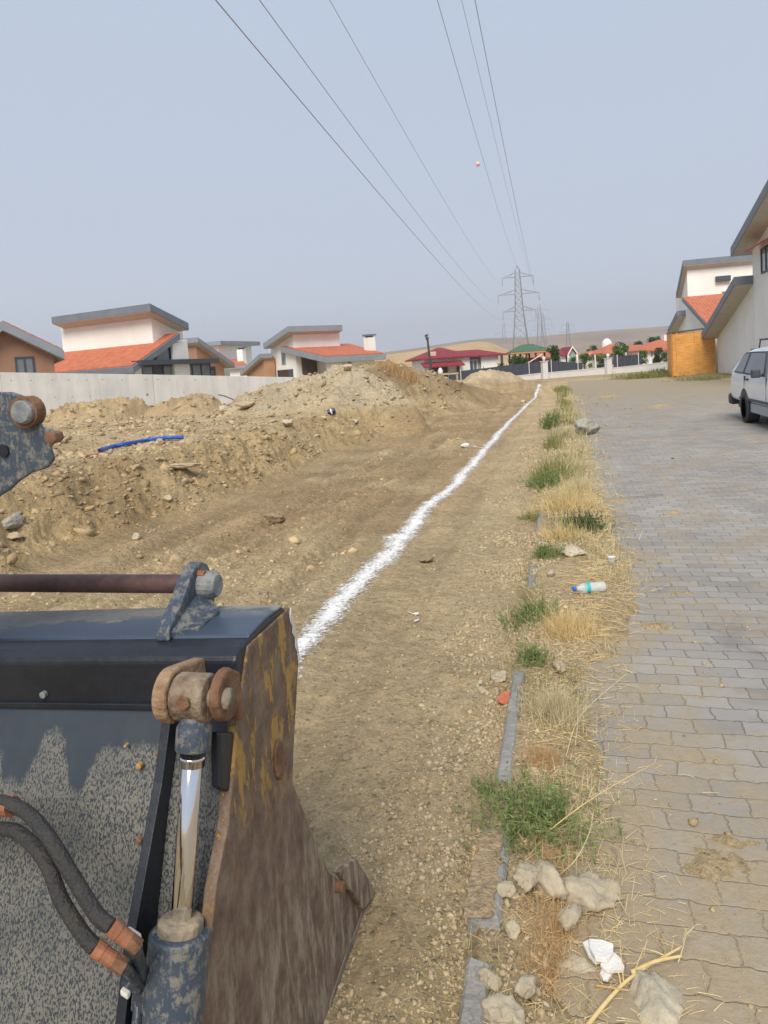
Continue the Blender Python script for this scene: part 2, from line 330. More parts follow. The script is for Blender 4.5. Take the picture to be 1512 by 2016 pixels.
def lime_mat():
    m, n = newmat('lime_powder', 1.0)
    at = n.new('ShaderNodeAttribute', attribute_name='edge')
    g = n.noise(38, 7, .78); g2 = n.noise(7, 4, .6)
    v = n.math('MULTIPLY_ADD', n.math('SUBTRACT', g, .5), 2.9, n.math('MULTIPLY_ADD', n.math('SUBTRACT', g2, .5), 1.0, at.outputs['Fac']))
    al = n.ramp(v, [(.30, 0), (.55, .55), (.85, 1)])
    n.b.inputs['Base Color'].default_value = (.76, .755, .74, 1); n.link(al, n.b.inputs['Alpha'])
    n.link(n.bump(g, .4, .008), n.b.inputs['Normal']); return m
def leaf_mat(name, c1, c2):
    m, n = newmat(name, .75)
    g = n.noise(9, 4, .7); n.link(n.ramp(g, [(.3, c1), (.7, c2)]), n.b.inputs['Base Color'])
    n.b.inputs['Specular IOR Level'].default_value = .2; return m
def rock_mat(name, c, var=.25):
    m, n = newmat(name, .95); g = n.noise(22, 8, .75)
    col = n.ramp(g, [(.3, tuple(v*(1-var) for v in c)), (.7, tuple(min(1, v*(1+var)) for v in c))])
    n.link(col, n.b.inputs['Base Color']); n.link(n.bump(n.noise(45, 8, .75), .8, .012), n.b.inputs['Normal']); return m

MW = mat('cream_render', (.85, .845, .815), .9, var=.05, scale=.6, bump=.15, bscale=30)
MWG = mat('off_white_render', (.76, .77, .75), .9, var=.05, scale=.6, bump=.15, bscale=30)
MBR = mat('brown_render', (.36, .21, .14), .9, var=.08, scale=1.2, bump=.2, bscale=30)
MBR2 = mat('ochre_render', (.46, .27, .16), .9, var=.08, scale=1.2)
MFG = mat('slate_grey_fascia', (.17, .20, .24), .6, var=.08, scale=2)
MFGL = mat('weathered_grey_fascia', (.26, .29, .33), .65, var=.08, scale=2)
MSOF = mat('soffit_boards', (.50, .48, .43), .8, var=.08, scale=3)
MTILE = tile_mat('terracotta_tiles', (.54, .165, .085)); MTILE2 = tile_mat('crimson_sheet_roof', (.27, .035, .050)); MTILE3 = tile_mat('green_sheet_roof', (.08, .16, .10))
MGL = mat('window_glass', (.20, .23, .26), .08, var=.2, scale=.8, spec=.8); MGLD = mat('dark_glass', (.035, .04, .05), .06, var=.3, scale=1.5, spec=.8)
MFR = mat('anthracite_frame', (.06, .075, .095), .5, var=.1); MDK = mat('painted_interior_shade', (.13, .115, .105), .9, var=.15, scale=2)  # MDK: dark colour that paints the shade inside porches and carport
MCON = concrete_wall_mat(); MPW = mat('painted_garden_wall', (.66, .65, .64), .9, var=.06, scale=1.0)
MWOOD = None
def wood_mat():
    m, n = newmat('orange_varnished_boards', .55)
    st = n.noise(2.2, 6, .65, vec=n.mapping((1, 1, 9))); st2 = n.noise(1.3, 3)
    col = n.ramp(st, [(.3, (.50, .21, .04)), (.55, (.72, .35, .075)), (.75, (.80, .44, .12))]); n.link(n.mix(1, col, n.ramp(st2, [(.3, .85), (.7, 1.12)]), 'MULTIPLY'), n.b.inputs['Base Color']); return m
MWOOD = wood_mat()
MROOFR = MTILE2; MRED = mat('dark_red_beam', (.16, .03, .03), .7); MWHT = mat('white_paint', (.75, .75, .75), .6, var=.04)
MGALV = mat('galvanised_steel', (.28, .29, .31), .55, metal=.3, var=.1, scale=1); MCAB = mat('aluminium_cable', (.30, .31, .33), .5, var=.05)
MGALVF = MGALV
MPOST = mat('dark_pole_paint', (.05, .05, .06), .5)
MMESH = mat('dark_fence_mesh', (.055, .062, .085), .85, var=.15, scale=3); MGRN1 = leaf_mat('dark_green_leaves', (.025, .055, .018), (.07, .12, .035)); MGRN2 = leaf_mat('fresh_green_leaves', (.05, .11, .025), (.12, .21, .05))
MWEED = leaf_mat('weed_green', (.11, .165, .05), (.26, .31, .12)); MWEED2 = leaf_mat('yellow_green_grass', (.14, .16, .045), (.32, .31, .12))
MSTRAW = leaf_mat('golden_straw', (.52, .38, .16), (.80, .63, .33)); MSTRAWP = leaf_mat('bleached_straw', (.45, .37, .21), (.66, .58, .38)); MRUSTG = leaf_mat('reddish_dry_stalks', (.40, .23, .10), (.62, .42, .22))
MTRUNK = mat('bark', (.12, .09, .06), .95, var=.2, scale=12)
MSTONE = stone_mat('loose_stone'); MLIME = lime_mat()
MBLUE = mat('blue_plastic_pipe', (.02, .10, .48), .45, var=.15, scale=30)
MKERB = mat('kerb_concrete', (.27, .262, .24), .9, var=.2, scale=9, bump=.5, bscale=60)
MFOAM = mat('white_board_scrap', (.74, .72, .68), .85, var=.06, scale=20, bump=.3, bscale=120)
MBRK = mat('red_brick_shard', (.52, .17, .10), .9, var=.15, scale=25, bump=.4)
MMUDP = mud_plate_mat(); MBLKP = dark_paint_mat('chipped_dark_blue_paint'); MBLKT = dark_paint_mat('dusty_dark_blue_paint', (.035, .05, .072), .7, 48, .50)
MFACE = mat('satin_black_paint', (.014, .018, .027), .42, var=.35, scale=5, bump=.15, bscale=30, col2=(.008, .010, .015))
def top_plate_mat():
    m, n = newmat('dusty_blue_plate', .5); sx = n.new('ShaderNodeSeparateXYZ'); n.link(n.tc.outputs['Object'], sx.inputs[0])
    d = n.math('MULTIPLY_ADD', n.math('SUBTRACT', n.noise(14, 7, .7, vec=n.mapping((.6, 1, 1))), .5), .22, sx.outputs[1])
    mk = n.ramp(n.math('ADD', n.math('MULTIPLY_ADD', sx.outputs[0], -.12, d), .10), [(.115, 0), (.145, .9)])
    col = n.mix(mk, n.mix(n.noise(5), (.035, .052, .085), (.06, .085, .13)), n.mix(n.noise(40, 5), (.17, .165, .15), (.33, .32, .28))); n.link(col, n.b.inputs['Base Color'])
    n.link(n.math('MULTIPLY_ADD', mk, .5, .35), n.b.inputs['Roughness']); n.link(n.bump(mk, .4, .002), n.b.inputs['Normal']); return m
MTOPP = top_plate_mat(); MRUSTP = rust_plate_mat(); MCHROME = mat('chromed_rod', (.75, .76, .78), .09, metal=1., var=.03)
MRUST = mat('brown_rust', (.20, .105, .055), .85, var=.25, scale=28, bump=.5, col2=(.10, .05, .03)); MRUSTBAR = mat('maroon_rusted_bar', (.12, .065, .062), .6, var=.2, scale=14, bump=.2, col2=(.045, .022, .02))
MMUDDY = mat('muddy_cast_steel', (.30, .24, .16), .9, var=.2, scale=22, bump=.6, col2=(.12, .11, .10)); MSTEELG = mat('dirty_grey_steel', (.25, .26, .25), .75, var=.2, scale=30, bump=.4, col2=(.09, .11, .13))
MHOSE = mat('dusty_black_rubber', (.020, .020, .023), .7, var=.3, scale=34, bump=.5, bscale=150, col2=(.045, .041, .036)); MCOPPER = mat('rusted_orange_fitting', (.30, .125, .065), .7, var=.2, scale=40, bump=.3)
MEYE = mat('dusty_rusty_casting', (.25, .20, .145), .8, var=.25, scale=30, bump=.8, col2=(.10, .055, .03)); MSOILTOP = mat('dried_soil_cake', (.40, .30, .185), .95, var=.2, scale=40, bump=.9, bscale=90, col2=(.22, .155, .09)); MYELP = mat('old_yellow_paint', (.42, .26, .09), .8, var=.2, scale=60); MEAR = mat('rusty_muddy_ear', (.33, .22, .13), .85, var=.25, scale=26, bump=.6, col2=(.14, .08, .045)); MLIMEW = mat('white_lime_smear', (.62, .60, .56), .95, var=.08, scale=40)

# ---------------------------------------------------------------- object helpers
COL = S.collection
def tag(o, label=None, cat=None, group=None, kind=None):
    if label: o['label'] = label
    if cat: o['category'] = cat
    if group: o['group'] = group
    if kind: o['kind'] = kind
    return o
def thing(name, loc, label, cat, group=None):
    o = bpy.data.objects.new(name, None); COL.objects.link(o); o.location = loc; o.empty_display_size = .2
    return tag(o, label, cat, group)
class MB:
    """collects shapes in world coordinates; build() links them as ONE mesh object"""
    def __init__(s): s.v = []; s.f = []
    def add(s, vs, fs):
        k = len(s.v); s.v += [tuple(v) for v in vs]; s.f += [tuple(i+k for i in f) for f in fs]; return s
    def quad(s, a, b, c, d): return s.add([a, b, c, d], [(0, 1, 2, 3)])
    def prism(s, pts, off):                                     # closed solid: outline pushed along off
        pts = [Vector(p) for p in pts]; off = Vector(off); n = len(pts)
        nrm = Vector((0, 0, 0))
        for i in range(n): nrm += pts[i].cross(pts[(i+1) % n])
        if nrm.dot(off) > 0: pts = pts[::-1]
        return s.add(pts+[p+off for p in pts], [tuple(range(n)), tuple(range(2*n-1, n-1, -1))]+[((i+1) % n, i, i+n, (i+1) % n+n) for i in range(n)])
    def box(s, c, h, ex=(1, 0, 0), ey=(0, 1, 0), ez=(0, 0, 1)):
        c = Vector(c); X = Vector(ex).normalized()*h[0]; Y = Vector(ey).normalized()*h[1]; Z = Vector(ez).normalized()*h[2]
        P = [c+X*a+Y*b+Z*d for d in (-1, 1) for a, b in ((-1, -1), (1, -1), (1, 1), (-1, 1))]
        return s.add(P, [(3, 2, 1, 0), (4, 5, 6, 7), (0, 1, 5, 4), (1, 2, 6, 5), (2, 3, 7, 6), (3, 0, 4, 7)])
    def bar(s, a, b, w, h=None, up=(0, 0, 1)):
        a = Vector(a); b = Vector(b); h = h or w; d = b-a; x = d.cross(Vector(up))
        if x.length < 1e-6: x = d.cross(Vector((1, 0, 0)))
        y = x.cross(d); return s.box((a+b)/2, (d.length/2, w/2, h/2), d, x, y)
    def tube(s, pts, r, n=12, caps=True):
        pts = [Vector(p) for p in pts]; rs = r if isinstance(r, (list, tuple)) else [r]*len(pts)
        k = len(s.v); up = None
        for i, p in enumerate(pts):
            t = (pts[min(i+1, len(pts)-1)]-pts[max(i-1, 0)]).normalized()
            if up is None: up = t.orthogonal().normalized()
            up = (up-t*up.dot(t)); up = up.normalized() if up.length > 1e-6 else t.orthogonal().normalized()
            w = t.cross(up)
            for j in range(n):
                a = 2*math.pi*j/n; s.v.append(tuple(p+(up*math.cos(a)+w*math.sin(a))*rs[i]))
        for i in range(len(pts)-1):
            for j in range(n):
                s.f.append((k+i*n+j, k+i*n+(j+1) % n, k+(i+1)*n+(j+1) % n, k+(i+1)*n+j))
        if caps:
            s.f.append(tuple(k+j for j in range(n-1, -1, -1))); m = k+(len(pts)-1)*n; s.f.append(tuple(m+j for j in range(n)))
        return s
    def build(s, name, m, parent=None, smooth=False, bevel=0, loc=None):
        me = bpy.data.meshes.new(name); o = bpy.data.objects.new(name, me)
        L = Vector(parent_origin(parent)) if parent else Vector(loc or (0, 0, 0))
        me.from_pydata([tuple(Vector(v)-L) for v in s.v], [], s.f); me.materials.append(m)
        if smooth: me.polygons.foreach_set('use_smooth', [True]*len(me.polygons))
        COL.objects.link(o)
        if parent: o.parent = parent
        elif loc: o.location = L
        if bevel:
            md = o.modifiers.new('bevel', 'BEVEL'); md.width = bevel; md.segments = 2; md.limit_method = 'ANGLE'; md.angle_limit = math.radians(35)
        if smooth:
            try:
                md = o.modifiers.new('wn', 'WEIGHTED_NORMAL'); md.keep_sharp = True
            except Exception: pass
        return o
def parent_origin(o):
    p = Vector(o.location)
    while o.parent: o = o.parent; p = p+Vector(o.location)
    return p
def npmesh(name, V, Fq, m, kind=None, attrs=None, smooth=False, parent=None, loc=None):
    """fast mesh from numpy arrays: V (n,3), Fq (m,k)"""
    V = np.asarray(V, np.float32); Fq = np.asarray(Fq, np.int32)
    if parent is not None: V = V-np.array(parent_origin(parent), np.float32)
    elif loc is not None: V = V-np.array(loc, np.float32)
    me = bpy.data.meshes.new(name); k = Fq.shape[1]
    me.vertices.add(len(V)); me.vertices.foreach_set('co', V.ravel())
    me.loops.add(Fq.size); me.loops.foreach_set('vertex_index', Fq.ravel())
    me.polygons.add(len(Fq)); me.polygons.foreach_set('loop_start', np.arange(0, Fq.size, k, dtype=np.int32))
    me.polygons.foreach_set('loop_total', np.full(len(Fq), k, np.int32))
    if smooth: me.polygons.foreach_set('use_smooth', np.ones(len(Fq), bool))
    me.update(calc_edges=True)
    for an, (ty, dat) in (attrs or {}).items():
        at = me.attributes.new(an, ty, 'POINT')
        if ty == 'FLOAT': at.data.foreach_set('value', np.asarray(dat, np.float32).ravel())
        else: at.data.foreach_set('color', np.asarray(dat, np.float32).ravel())
    me.materials.append(m); o = bpy.data.objects.new(name, me); COL.objects.link(o)
    if parent is not None: o.parent = parent
    elif loc is not None: o.location = loc
    if kind: o['kind'] = kind
    return o

# ================================================================ THE SETTING
# ground: one polar sheet, fine where the photo looks, reaching the horizon
th = np.concatenate([np.linspace(-180, -62, 40, endpoint=False), np.linspace(-62, -44, 40, endpoint=False), np.linspace(-44, 20, 760, endpoint=False), np.linspace(20, 60, 60, endpoint=False), np.linspace(60, 180, 40)])
th = np.radians(th)                       # clockwise from +Y
rr = np.concatenate([np.geomspace(.25, 1.0, 20, endpoint=False), np.geomspace(1.0, 60, 760, endpoint=False), np.geomspace(60, 4000, 60)])
T, R = np.meshgrid(th, rr); X = R*np.sin(T); Y = R*np.cos(T)
Z = zg(X, Y)
def soil_colour(x, y, z):
    base = np.zeros(x.shape+(4,)); base[..., 3] = 1
    tan = np.array([.47, .36, .21]); moist = np.array([.315, .218, .118]); ochre = np.array([.38, .280, .150]); grav = np.array([.46, .385, .265]); brown = np.array([.25, .175, .10]); sand = np.array([.48, .385, .255])
    n = fbm(x*.5, y*.5, 4, 61); n2 = fbm(x*1.7, y*1.7, 4, 63)
    c = tan+(n2[..., None])*.02
    # dug strip: damp brown in the middle, drier by the kerb and close by
    w = sst((-.75-x)/.7+n*.5)*sst((y-3.6)/2.5+n2*.5)*sst((x+5.0)/.5); w = w*(.75+.25*n2)
    c = c*(1-w[..., None])+moist*w[..., None]
    xt = np.interp(y, *TOE); w = sst((xt-x)/.3+n*.6)*sst((x-np.interp(y, *TOP)+.6)/.8+n2*.5)*sst((45-y)/10)
    c = c*(1-w[..., None]*.8)+ochre*w[..., None]*.8
    a, d = ad(x, y)
    def blob(a0, d0, sa, sd): return np.clip(np.exp(-((a-a0)/sa)**4-((d-d0)/sd)**4)+0*n, 0, 1)
    p = Q(640, 730, 19); a0, d0 = ad(p.x, p.y); w = blob(a0-.2, d0-1.2, 3.0, 3.6)*sst((z-.62)/.3+n2*.5+.3)
    c = c*(1-w[..., None])+grav*w[..., None]
    p = Q(810, 725, 25.5); a0, d0 = ad(p.x, p.y); w = blob(a0+.4, d0-.5, 3.2, 4.2)*sst((z-.4)/.3+n2*.4)
    c = c*(1-w[..., None])+brown*w[..., None]
    p = Q(965, 730, 38); a0, d0 = ad(p.x, p.y); w = blob(a0, d0-.6, 1.7, 2.4)*sst((z-.25)/.2)
    c = c*(1-w[..., None])+sand*w[..., None]
    w = sst((-9-x)/2)*.35+0*z; c = c*(1-w[..., None])+moist*1.15*w[..., None]
    far = sst((y-46)/8)+sst((-40-x)/20); far = np.clip(far, 0, 1); c = c*(1-far[..., None])+np.array([.36, .28, .17])*far[..., None]
    grs = sst((x-5.2)/.6)*sst((y-38.6)/1.0)*sst((46-y)/2)*sst(n2+.9); c = c*(1-grs[..., None]*.75)+np.array([.17, .145, .06])*grs[..., None]*.75
    # paler dry crust and damp patches of their own shape
    pt = sst((fbm(x*.9+30, y*.9, 5, 111)-.05)*3.5)*(x < -.4)*.45; c = c*(1-pt[..., None])+np.array([.47, .37, .22])*pt[..., None]
    pt = sst((fbm(x*.8-12, y*.6, 5, 113)-.12)*4)*(x < -1.4)*sst((y-3)/2)*.45; c = c*(1-pt[..., None])+np.array([.26, .18, .095])*pt[..., None]
    sk_ = .30*fbm((x+.05*np.sin(y))*5, y*.45, 4, 105)*(x < -.9)*sst((x-xt)*3+1); c = c*(1+sk_[..., None])
    base[..., :3] = np.clip(c*(1.20+.10*n[..., None]), .02, 1); return base
C4 = soil_colour(X, Y, Z)
nr_, nt_ = X.shape
idx = np.arange(nr_*nt_).reshape(nr_, nt_)
quads = np.stack([idx[:-1, :-1], idx[1:, :-1], idx[1:, 1:], idx[:-1, 1:]], -1).reshape(-1, 4)[:, ::-1]
V = np.stack([X, Y, Z], -1).reshape(-1, 3)
c0 = len(V); V = np.vstack([V, [[0, 0, 0]]])
o = npmesh('ground', V, quads, M_SOIL, 'structure', {'soil': ('FLOAT_COLOR', np.vstack([C4.reshape(-1, 4), [[.3, .22, .13, 1]]]))}, smooth=True)
del X, Y, Z, T, R, V, C4

# road of concrete block paving
b = MB(); ys = [-6, 2, 8, 20, 48]
b.add([(-.20, -6, 0), (7.4, -6, 0), (7.4, 48, 0), (-.20, 48, 0), (-.20, -6, -.1), (7.4, -6, -.1), (7.4, 48, -.1), (-.20, 48, -.1)], [(0, 1, 2, 3), (0, 4, 5, 1), (1, 5, 6, 2), (2, 6, 7, 3), (3, 7, 4, 0)])
b.build('road', M_PAVER)['kind'] = 'structure'

# hills
def hill_mat(name, c1, c2, sc):
    m, n = newmat(name, 1.0); g = n.noise(sc, 6, .65, vec=n.mapping((1, 1, 3))); n.link(n.ramp(g, [(.35, c1), (.65, c2)]), n.b.inputs['Base Color']); return m
def hill(name, crest, Zc, Z0, m):
    P = [Q(px, py, Zc) for px, py in crest]; az = [math.atan2(p.x, p.y) for p in P]; hh = [p.z for p in P]
    ta = np.linspace(az[0]-.25, az[-1]+.3, 260); H_ = np.interp(ta, az, hh, left=hh[0]*.3, right=hh[-1]*.8); H_ = np.convolve(np.pad(H_, 3, mode='edge'), np.ones(7)/7, 'valid')
    us = np.linspace(0, 1.35, 36); TA, U = np.meshgrid(ta, us); R_ = (Z0+(Zc-Z0)*U)*(1/np.cos(np.clip(TA+YAW, -1.2, 1.2)))
    prof = np.where(U < 1, sst(U), 1-.5*sst((U-1)/.35)); ZZ = H_*prof*(1+0*U)+(fbm(TA*30, U*3, 4, 71)*2.2)*np.sin(np.clip(U, 0, 1)*math.pi) - .5
    V = np.stack([R_*np.sin(TA), R_*np.cos(TA), ZZ], -1).reshape(-1, 3); n0, n1 = TA.shape; ix = np.arange(n0*n1).reshape(n0, n1)
    qd = np.stack([ix[:-1, :-1], ix[1:, :-1], ix[1:, 1:], ix[:-1, 1:]], -1).reshape(-1, 4)[:, ::-1]
    return npmesh(name, V, qd, m, 'structure', smooth=True)
hill('hills', [(380, 742), (560, 722), (740, 696), (820, 685), (880, 676), (940, 668), (980, 665), (1040, 664), (1080, 661), (1130, 656), (1200, 650), (1260, 646), (1320, 642), (1500, 630)], 1100, 560, hill_mat('far_steppe', (.22, .165, .125), (.33, .25, .18), .012))
hill('hills', [(500, 738), (700, 708), (760, 697), (830, 688), (900, 678), (945, 671), (975, 675), (1000, 690), (1040, 700), (1090, 706)], 520, 300, hill_mat('stubble_field', (.42, .28, .13), (.56, .40, .20), .02))

# white lime line sprayed on the earth
cl = [onZ(*p) for p in [(540, 1345), (560, 1310), (585, 1280), (640, 1222), (700, 1152), (760, 1095), (800, 1050), (835, 1005), (890, 960), (930, 915), (985, 850), (1010, 825), (1040, 795), (1075, 765), (1081, 760)]]
lx = np.array([p.x for p in cl]); ly = np.array([p.y for p in cl])
yy = np.concatenate([np.arange(2.6, 12, .02), np.arange(12, float(ly[-1]), .06)]); xc = np.interp(yy, ly, lx); wv = .105+.03*fbm(yy*2.6, yy*0, 3, 81)-.035*np.clip((yy-8)/15, 0, 1)+.05*np.exp(-((yy-6.05)/.16)**2)
us = np.linspace(-1, 1, 21); XX = xc[:, None]+wv[:, None]*us[None]*1.35+.02*fbm(yy*3, yy*0+5, 2, 82)[:, None]; YY = np.repeat(yy[:, None], 21, 1)
ZZ = zg(XX, YY)+.004+.006*(1-us[None]**2)*(1+.5*fbm(XX*20, YY*20, 2, 84)); ed = .88-np.abs(us[None])**1.15*.82+.12*fbm(XX*9, YY*3, 3, 86)
ix = np.arange(XX.size).reshape(XX.shape); qd = np.stack([ix[:-1, :-1], ix[:-1, 1:], ix[1:, 1:], ix[1:, :-1]], -1).reshape(-1, 4)
o = npmesh('lime_line', np.stack([XX, YY, ZZ], -1).reshape(-1, 3), qd, MLIME, attrs={'edge': ('FLOAT', ed)}, smooth=True)
tag(o, 'long white lime powder line marked along the dug brown earth', 'marking line')

# ================================================================ LOADER BUCKET (foreground, left)
bk = thing('loader_bucket', (-1.6, 1.2, 0), 'rusty dark blue steel loader bucket with hydraulic ram, seen from behind at the left edge', 'loader bucket')
XR, XL = -.60, -2.9
def tz(x): return .042*(x+.6)          # the bucket leans a little to the left
def P3(x, y, z): return (x, y, z+tz(x))
# back sheet
def yb(z): return 1.02+(z-.6)*.40
bs = MB()
prof = [(.93, .905), (yb(.6), .6), (yb(.3), .3), (yb(.12), .12), (1.02, .03)]
ptsA = [(1.16, .905), (yb(.75), .75), (yb(.6), .6), (yb(.3), .3), (yb(.14), .14), (1.0, .03), (1.5, .02)]
outl = ptsA+[(y+.02*(1 if i < 5 else 0), z+(.0 if i < 5 else .02)) for i, (y, z) in reversed(list(enumerate(ptsA)))]
bs.prism([P3(XL, y, z) for y, z in outl], (XR-.012-XL, 0, tz(XR)-tz(XL)))
bs.build('back_sheet', MMUDP, bk)
def onsheet(px, py):
    d = ray(px, py); t = 1.0
    for _ in range(30): p = E0+d*t; z_ = p.z-tz(p.x); t *= (yb(z_)-.004)/p.y
    return E0+d*t
for px_, py_, r_, mt_ in ((314, 1484, .007, 'MRUST'), (274, 1508, .006, 'MYEL'), (330, 1525, .005, 'MLIMEW'), (275, 1655, .006, 'MRUST'), (248, 1468, .003, 'MYEL'), (85, 1368, .007, 'MSTEELG')):
    p_ = onsheet(px_, py_); w_ = MB(); w_.tube([p_+Vector((0, .006, 0)), p_-Vector((0, .003, 0)), p_-Vector((0, .0045, 0))], [r_, r_, r_*.5], 9)
    w_.build('paint_chip', MYELP if mt_ == 'MYEL' else globals()[mt_], bk)
# top box beam
tp = [(1.15, .900), (1.15, .972), (1.162, .990), (1.185, 1.000), (1.30, 1.012), (1.385, 1.008), (1.41, .985), (1.41, .90), (1.36, .872), (1.2, .872)]
tp = [(1.15, .900), (1.15, .988), (1.156, .995), (1.176, 1.004), (1.20, 1.0065), (1.30, 1.012), (1.385, 1.008), (1.41, .985), (1.41, .90), (1.36, .872), (1.2, .872)]
be = MB(); be.prism([P3(XL, y, z) for y, z in tp], (XR-.004-XL, 0, tz(XR)-tz(XL))); be.build('top_beam', MFACE, bk, bevel=.006)
# the beam's top plates: flat, blue-grey and dusty
pl = MB(); pl.prism([P3(XL, 1.212, 1.005), P3(XL, 1.216, 1.012), P3(XL, 1.30, 1.0175), P3(XL, 1.385, 1.0135), P3(XL, 1.385, 1.008), P3(XL, 1.30, 1.010)], (XR-.006-XL, 0, tz(XR)-tz(XL)))
pl.build('top_plate', MTOPP, bk, bevel=.002)
# angled lower flange along the beam
fl = MB(); fl.prism([P3(XL, 1.144, .893), P3(XL, 1.144, .905), P3(XL, 1.152, .905), P3(XL, 1.152, .893)], (XR-.02-XL, 0, tz(XR)-tz(XL))); fl.build('beam_lip', MFACE, bk, bevel=.002)
# side plate, rusty, outline measured on the plane of the bucket's right side
so = [(1.413, .998), (1.405, .99), (1.425, .93), (1.438, .868), (1.372, .70), (1.352, .632), (1.392, .55), (1.455, .42), (1.527, .293), (1.56, .262), (1.70, .09), (1.842, -.03), (1.45, -.03), (1.1, -.03), (.86, .10), (.84, .25), (.926, .486), (1.004, .655), (1.065, .731), (1.137, .899), (1.197, .997)]
sd = MB(); sd.prism([(XR, y, max(z, .004)) for y, z in so], (-.022, 0, 0)); sdo = sd.build('side_plate', MRUSTP, bk, bevel=.003)
# bolt-on cutter piece at the lower front corner, its hinge knob, welded seam edge
ct = MB(); ct.prism([(XR, 1.545, .285), (XR, 1.685, .222), (XR, 1.842, -.0), (XR, 1.715, .05)], (.016, 0, 0)); ct.build('corner_tooth', MRUSTP, bk, bevel=.004)
kb = MB(); kb.tube([(XR-.005, 1.56, .235), (XR+.022, 1.56, .235)], .014, 14); kb.build('bolt', MRUST, bk, bevel=.002)
ov = MB(); ov.tube([(XR-.004, 1.285, .722), (XR+.006, 1.285, .722)], .001, 8)
pts = [(XR+.0, 1.285+.042*math.cos(a)*(.55), .722+.042*math.sin(a)) for a in np.linspace(0, 2*math.pi, 20, endpoint=False)]
ov = MB(); ov.prism(pts, (.007, 0, 0)); ov.build('boss', MRUST, bk, bevel=.003)
# lime smear on the top corner
sm = MB(); sm.prism([(XR+.0015, 1.411, .999), (XR+.0015, 1.400, .980), (XR+.0015, 1.404, .965), (XR+.0015, 1.412, .955), (XR+.0015, 1.409, .94), (XR+.0015, 1.420, .925), (XR+.0015, 1.418, .905), (XR+.0015, 1.430, .885), (XR+.0015, 1.428, .872), (XR+.0015, 1.438, .868), (XR+.0015, 1.427, .93), (XR+.0015, 1.413, .985)], (.0015, 0, 0)); sm.build('lime_smear', MLIMEW, bk)
sm = MB(); sm.prism([(XR, 1.45, .0), (XR, 1.842, -.0+.004), (XR, 1.85, .012), (XR, 1.84, .03), (XR, 1.70, .022), (XR, 1.58, .028), (XR, 1.46, .02)], (.0025, 0, 0)); sm.build('soil_crust', MMUDDY, bk)
# front clam shell: curved sheet between the side plates, seen only from elsewhere
fr = MB(); arc = [(1.405, .875), (1.345, .70), (1.33, .62), (1.365, .545), (1.50, .28), (1.80, .025), (1.76, .022), (1.48, .27), (1.345, .535), (1.31, .61), (1.32, .70), (1.38, .875)]
fr.prism([P3(XL, y, z) for y, z in arc], (XR-.03-XL, 0, 0)); fr.build('front_shell', MRUSTP, bk)
sl = MB(); sl.prism([(XL, y, max(z, .004)) for y, z in so], (-.022, 0, -.0)); sl.build('side_plate', MRUSTP, bk)
# tall stiffener beside the ram
gs = MB(); gpts = [(1.16, .895), (yb(.6)-.0, .6), (yb(.2), .2), (yb(.2)-.075, .2), (yb(.6)-.075, .6), (1.065, .80), (1.11, .895)]
gs.prism([P3(-.742, y, z) for y, z in gpts], (.018, 0, 0)); gs.build('stiffener', MFACE, bk, bevel=.002)
# hydraulic ram
A_ = onY(387, 1372, 1.05); g1 = onY(357, 1806, .965)
dr = (g1-A_).normalized(); B_ = g1+dr*.25
# clevis: two rusty ears on the beam, the ram eye between them
for x0, mt in ((A_.x-.036, MEAR), (A_.x+.036, MRUST)):
    w = .026; cy, cz, rad = A_.y+.004, A_.z, .047
    if x0 > A_.x: cy += .012; rad = .044
    pts = [(x0, cy+rad*math.cos(a), cz+rad*math.sin(a)) for a in np.linspace(math.radians(75), math.radians(305), 16)]
    pts += [(x0, 1.15, .895), (x0, 1.155, .99)] if x0 < A_.x else [(x0, 1.098, .90), (x0, 1.112, .905), (x0, 1.112, .985)]
    e_ = MB(); e_.prism(pts, (-w if x0 < A_.x else w*.75, 0, 0)); e_.build('clevis_ear', mt, bk, bevel=.005)
ey = MB(); ey.tube([A_-Vector((.034, 0, 0)), A_+Vector((.028, 0, 0))], .040, 22); eyo = ey.build('ram_eye', MEYE, bk, smooth=True, bevel=.006)
b_ = MB(); b_.tube([A_+Vector((0, -.041, .010)), A_+Vector((0, -.047, .010))], .013, 6); b_.build('grease_cap', MRUST, eyo, bevel=.002)
pn = MB(); pn.tube([A_-Vector((.075, 0, 0)), A_+Vector((.064, 0, 0))], .018, 16); pn.build('pin', MMUDDY, bk, smooth=True)
bo = MB(); bo.prism([onX(412, 1440, -.625), onX(470, 1440, -.625), onX(466, 1545, -.625), onX(440, 1562, -.625), onX(415, 1550, -.625)], (.02, 0, 0)); bo.build('lower_bracket', MFACE, bk, bevel=.005)
r0 = A_+dr*.055; sh = A_+dr*.09; e1_ = B_+dr*.2
ram = MB(); ram.tube([A_+dr*.01, A_+dr*.04, A_+dr*.048, A_+dr*.085, A_+dr*.088], [.026, .026, .030, .030, .020], 20); ro = ram.build('ram_fork', MBLKT, bk, smooth=True)
ram = MB(); ram.tube([sh, g1+dr*.03], .0172, 28); ram.build('ram_rod', MCHROME, bk, smooth=True)
ram = MB(); ram.tube([sh-dr*.004, sh+dr*.022], .0215, 24); ram.build('rod_collar', MCHROME, bk, smooth=True)
ram = MB(); ram.tube([g1, g1+dr*.004, g1+dr*.022], [.030, .037, .037], 24); ram.build('gland_nut', MMUDDY, bk, bevel=.002)
ram = MB(); ram.tube([g1+dr*.018, g1+dr*.024, e1_, e1_+dr*.01], [.044, .050, .050, .03], 32); ba = ram.build('ram_barrel', MBLKT, bk, smooth=True)
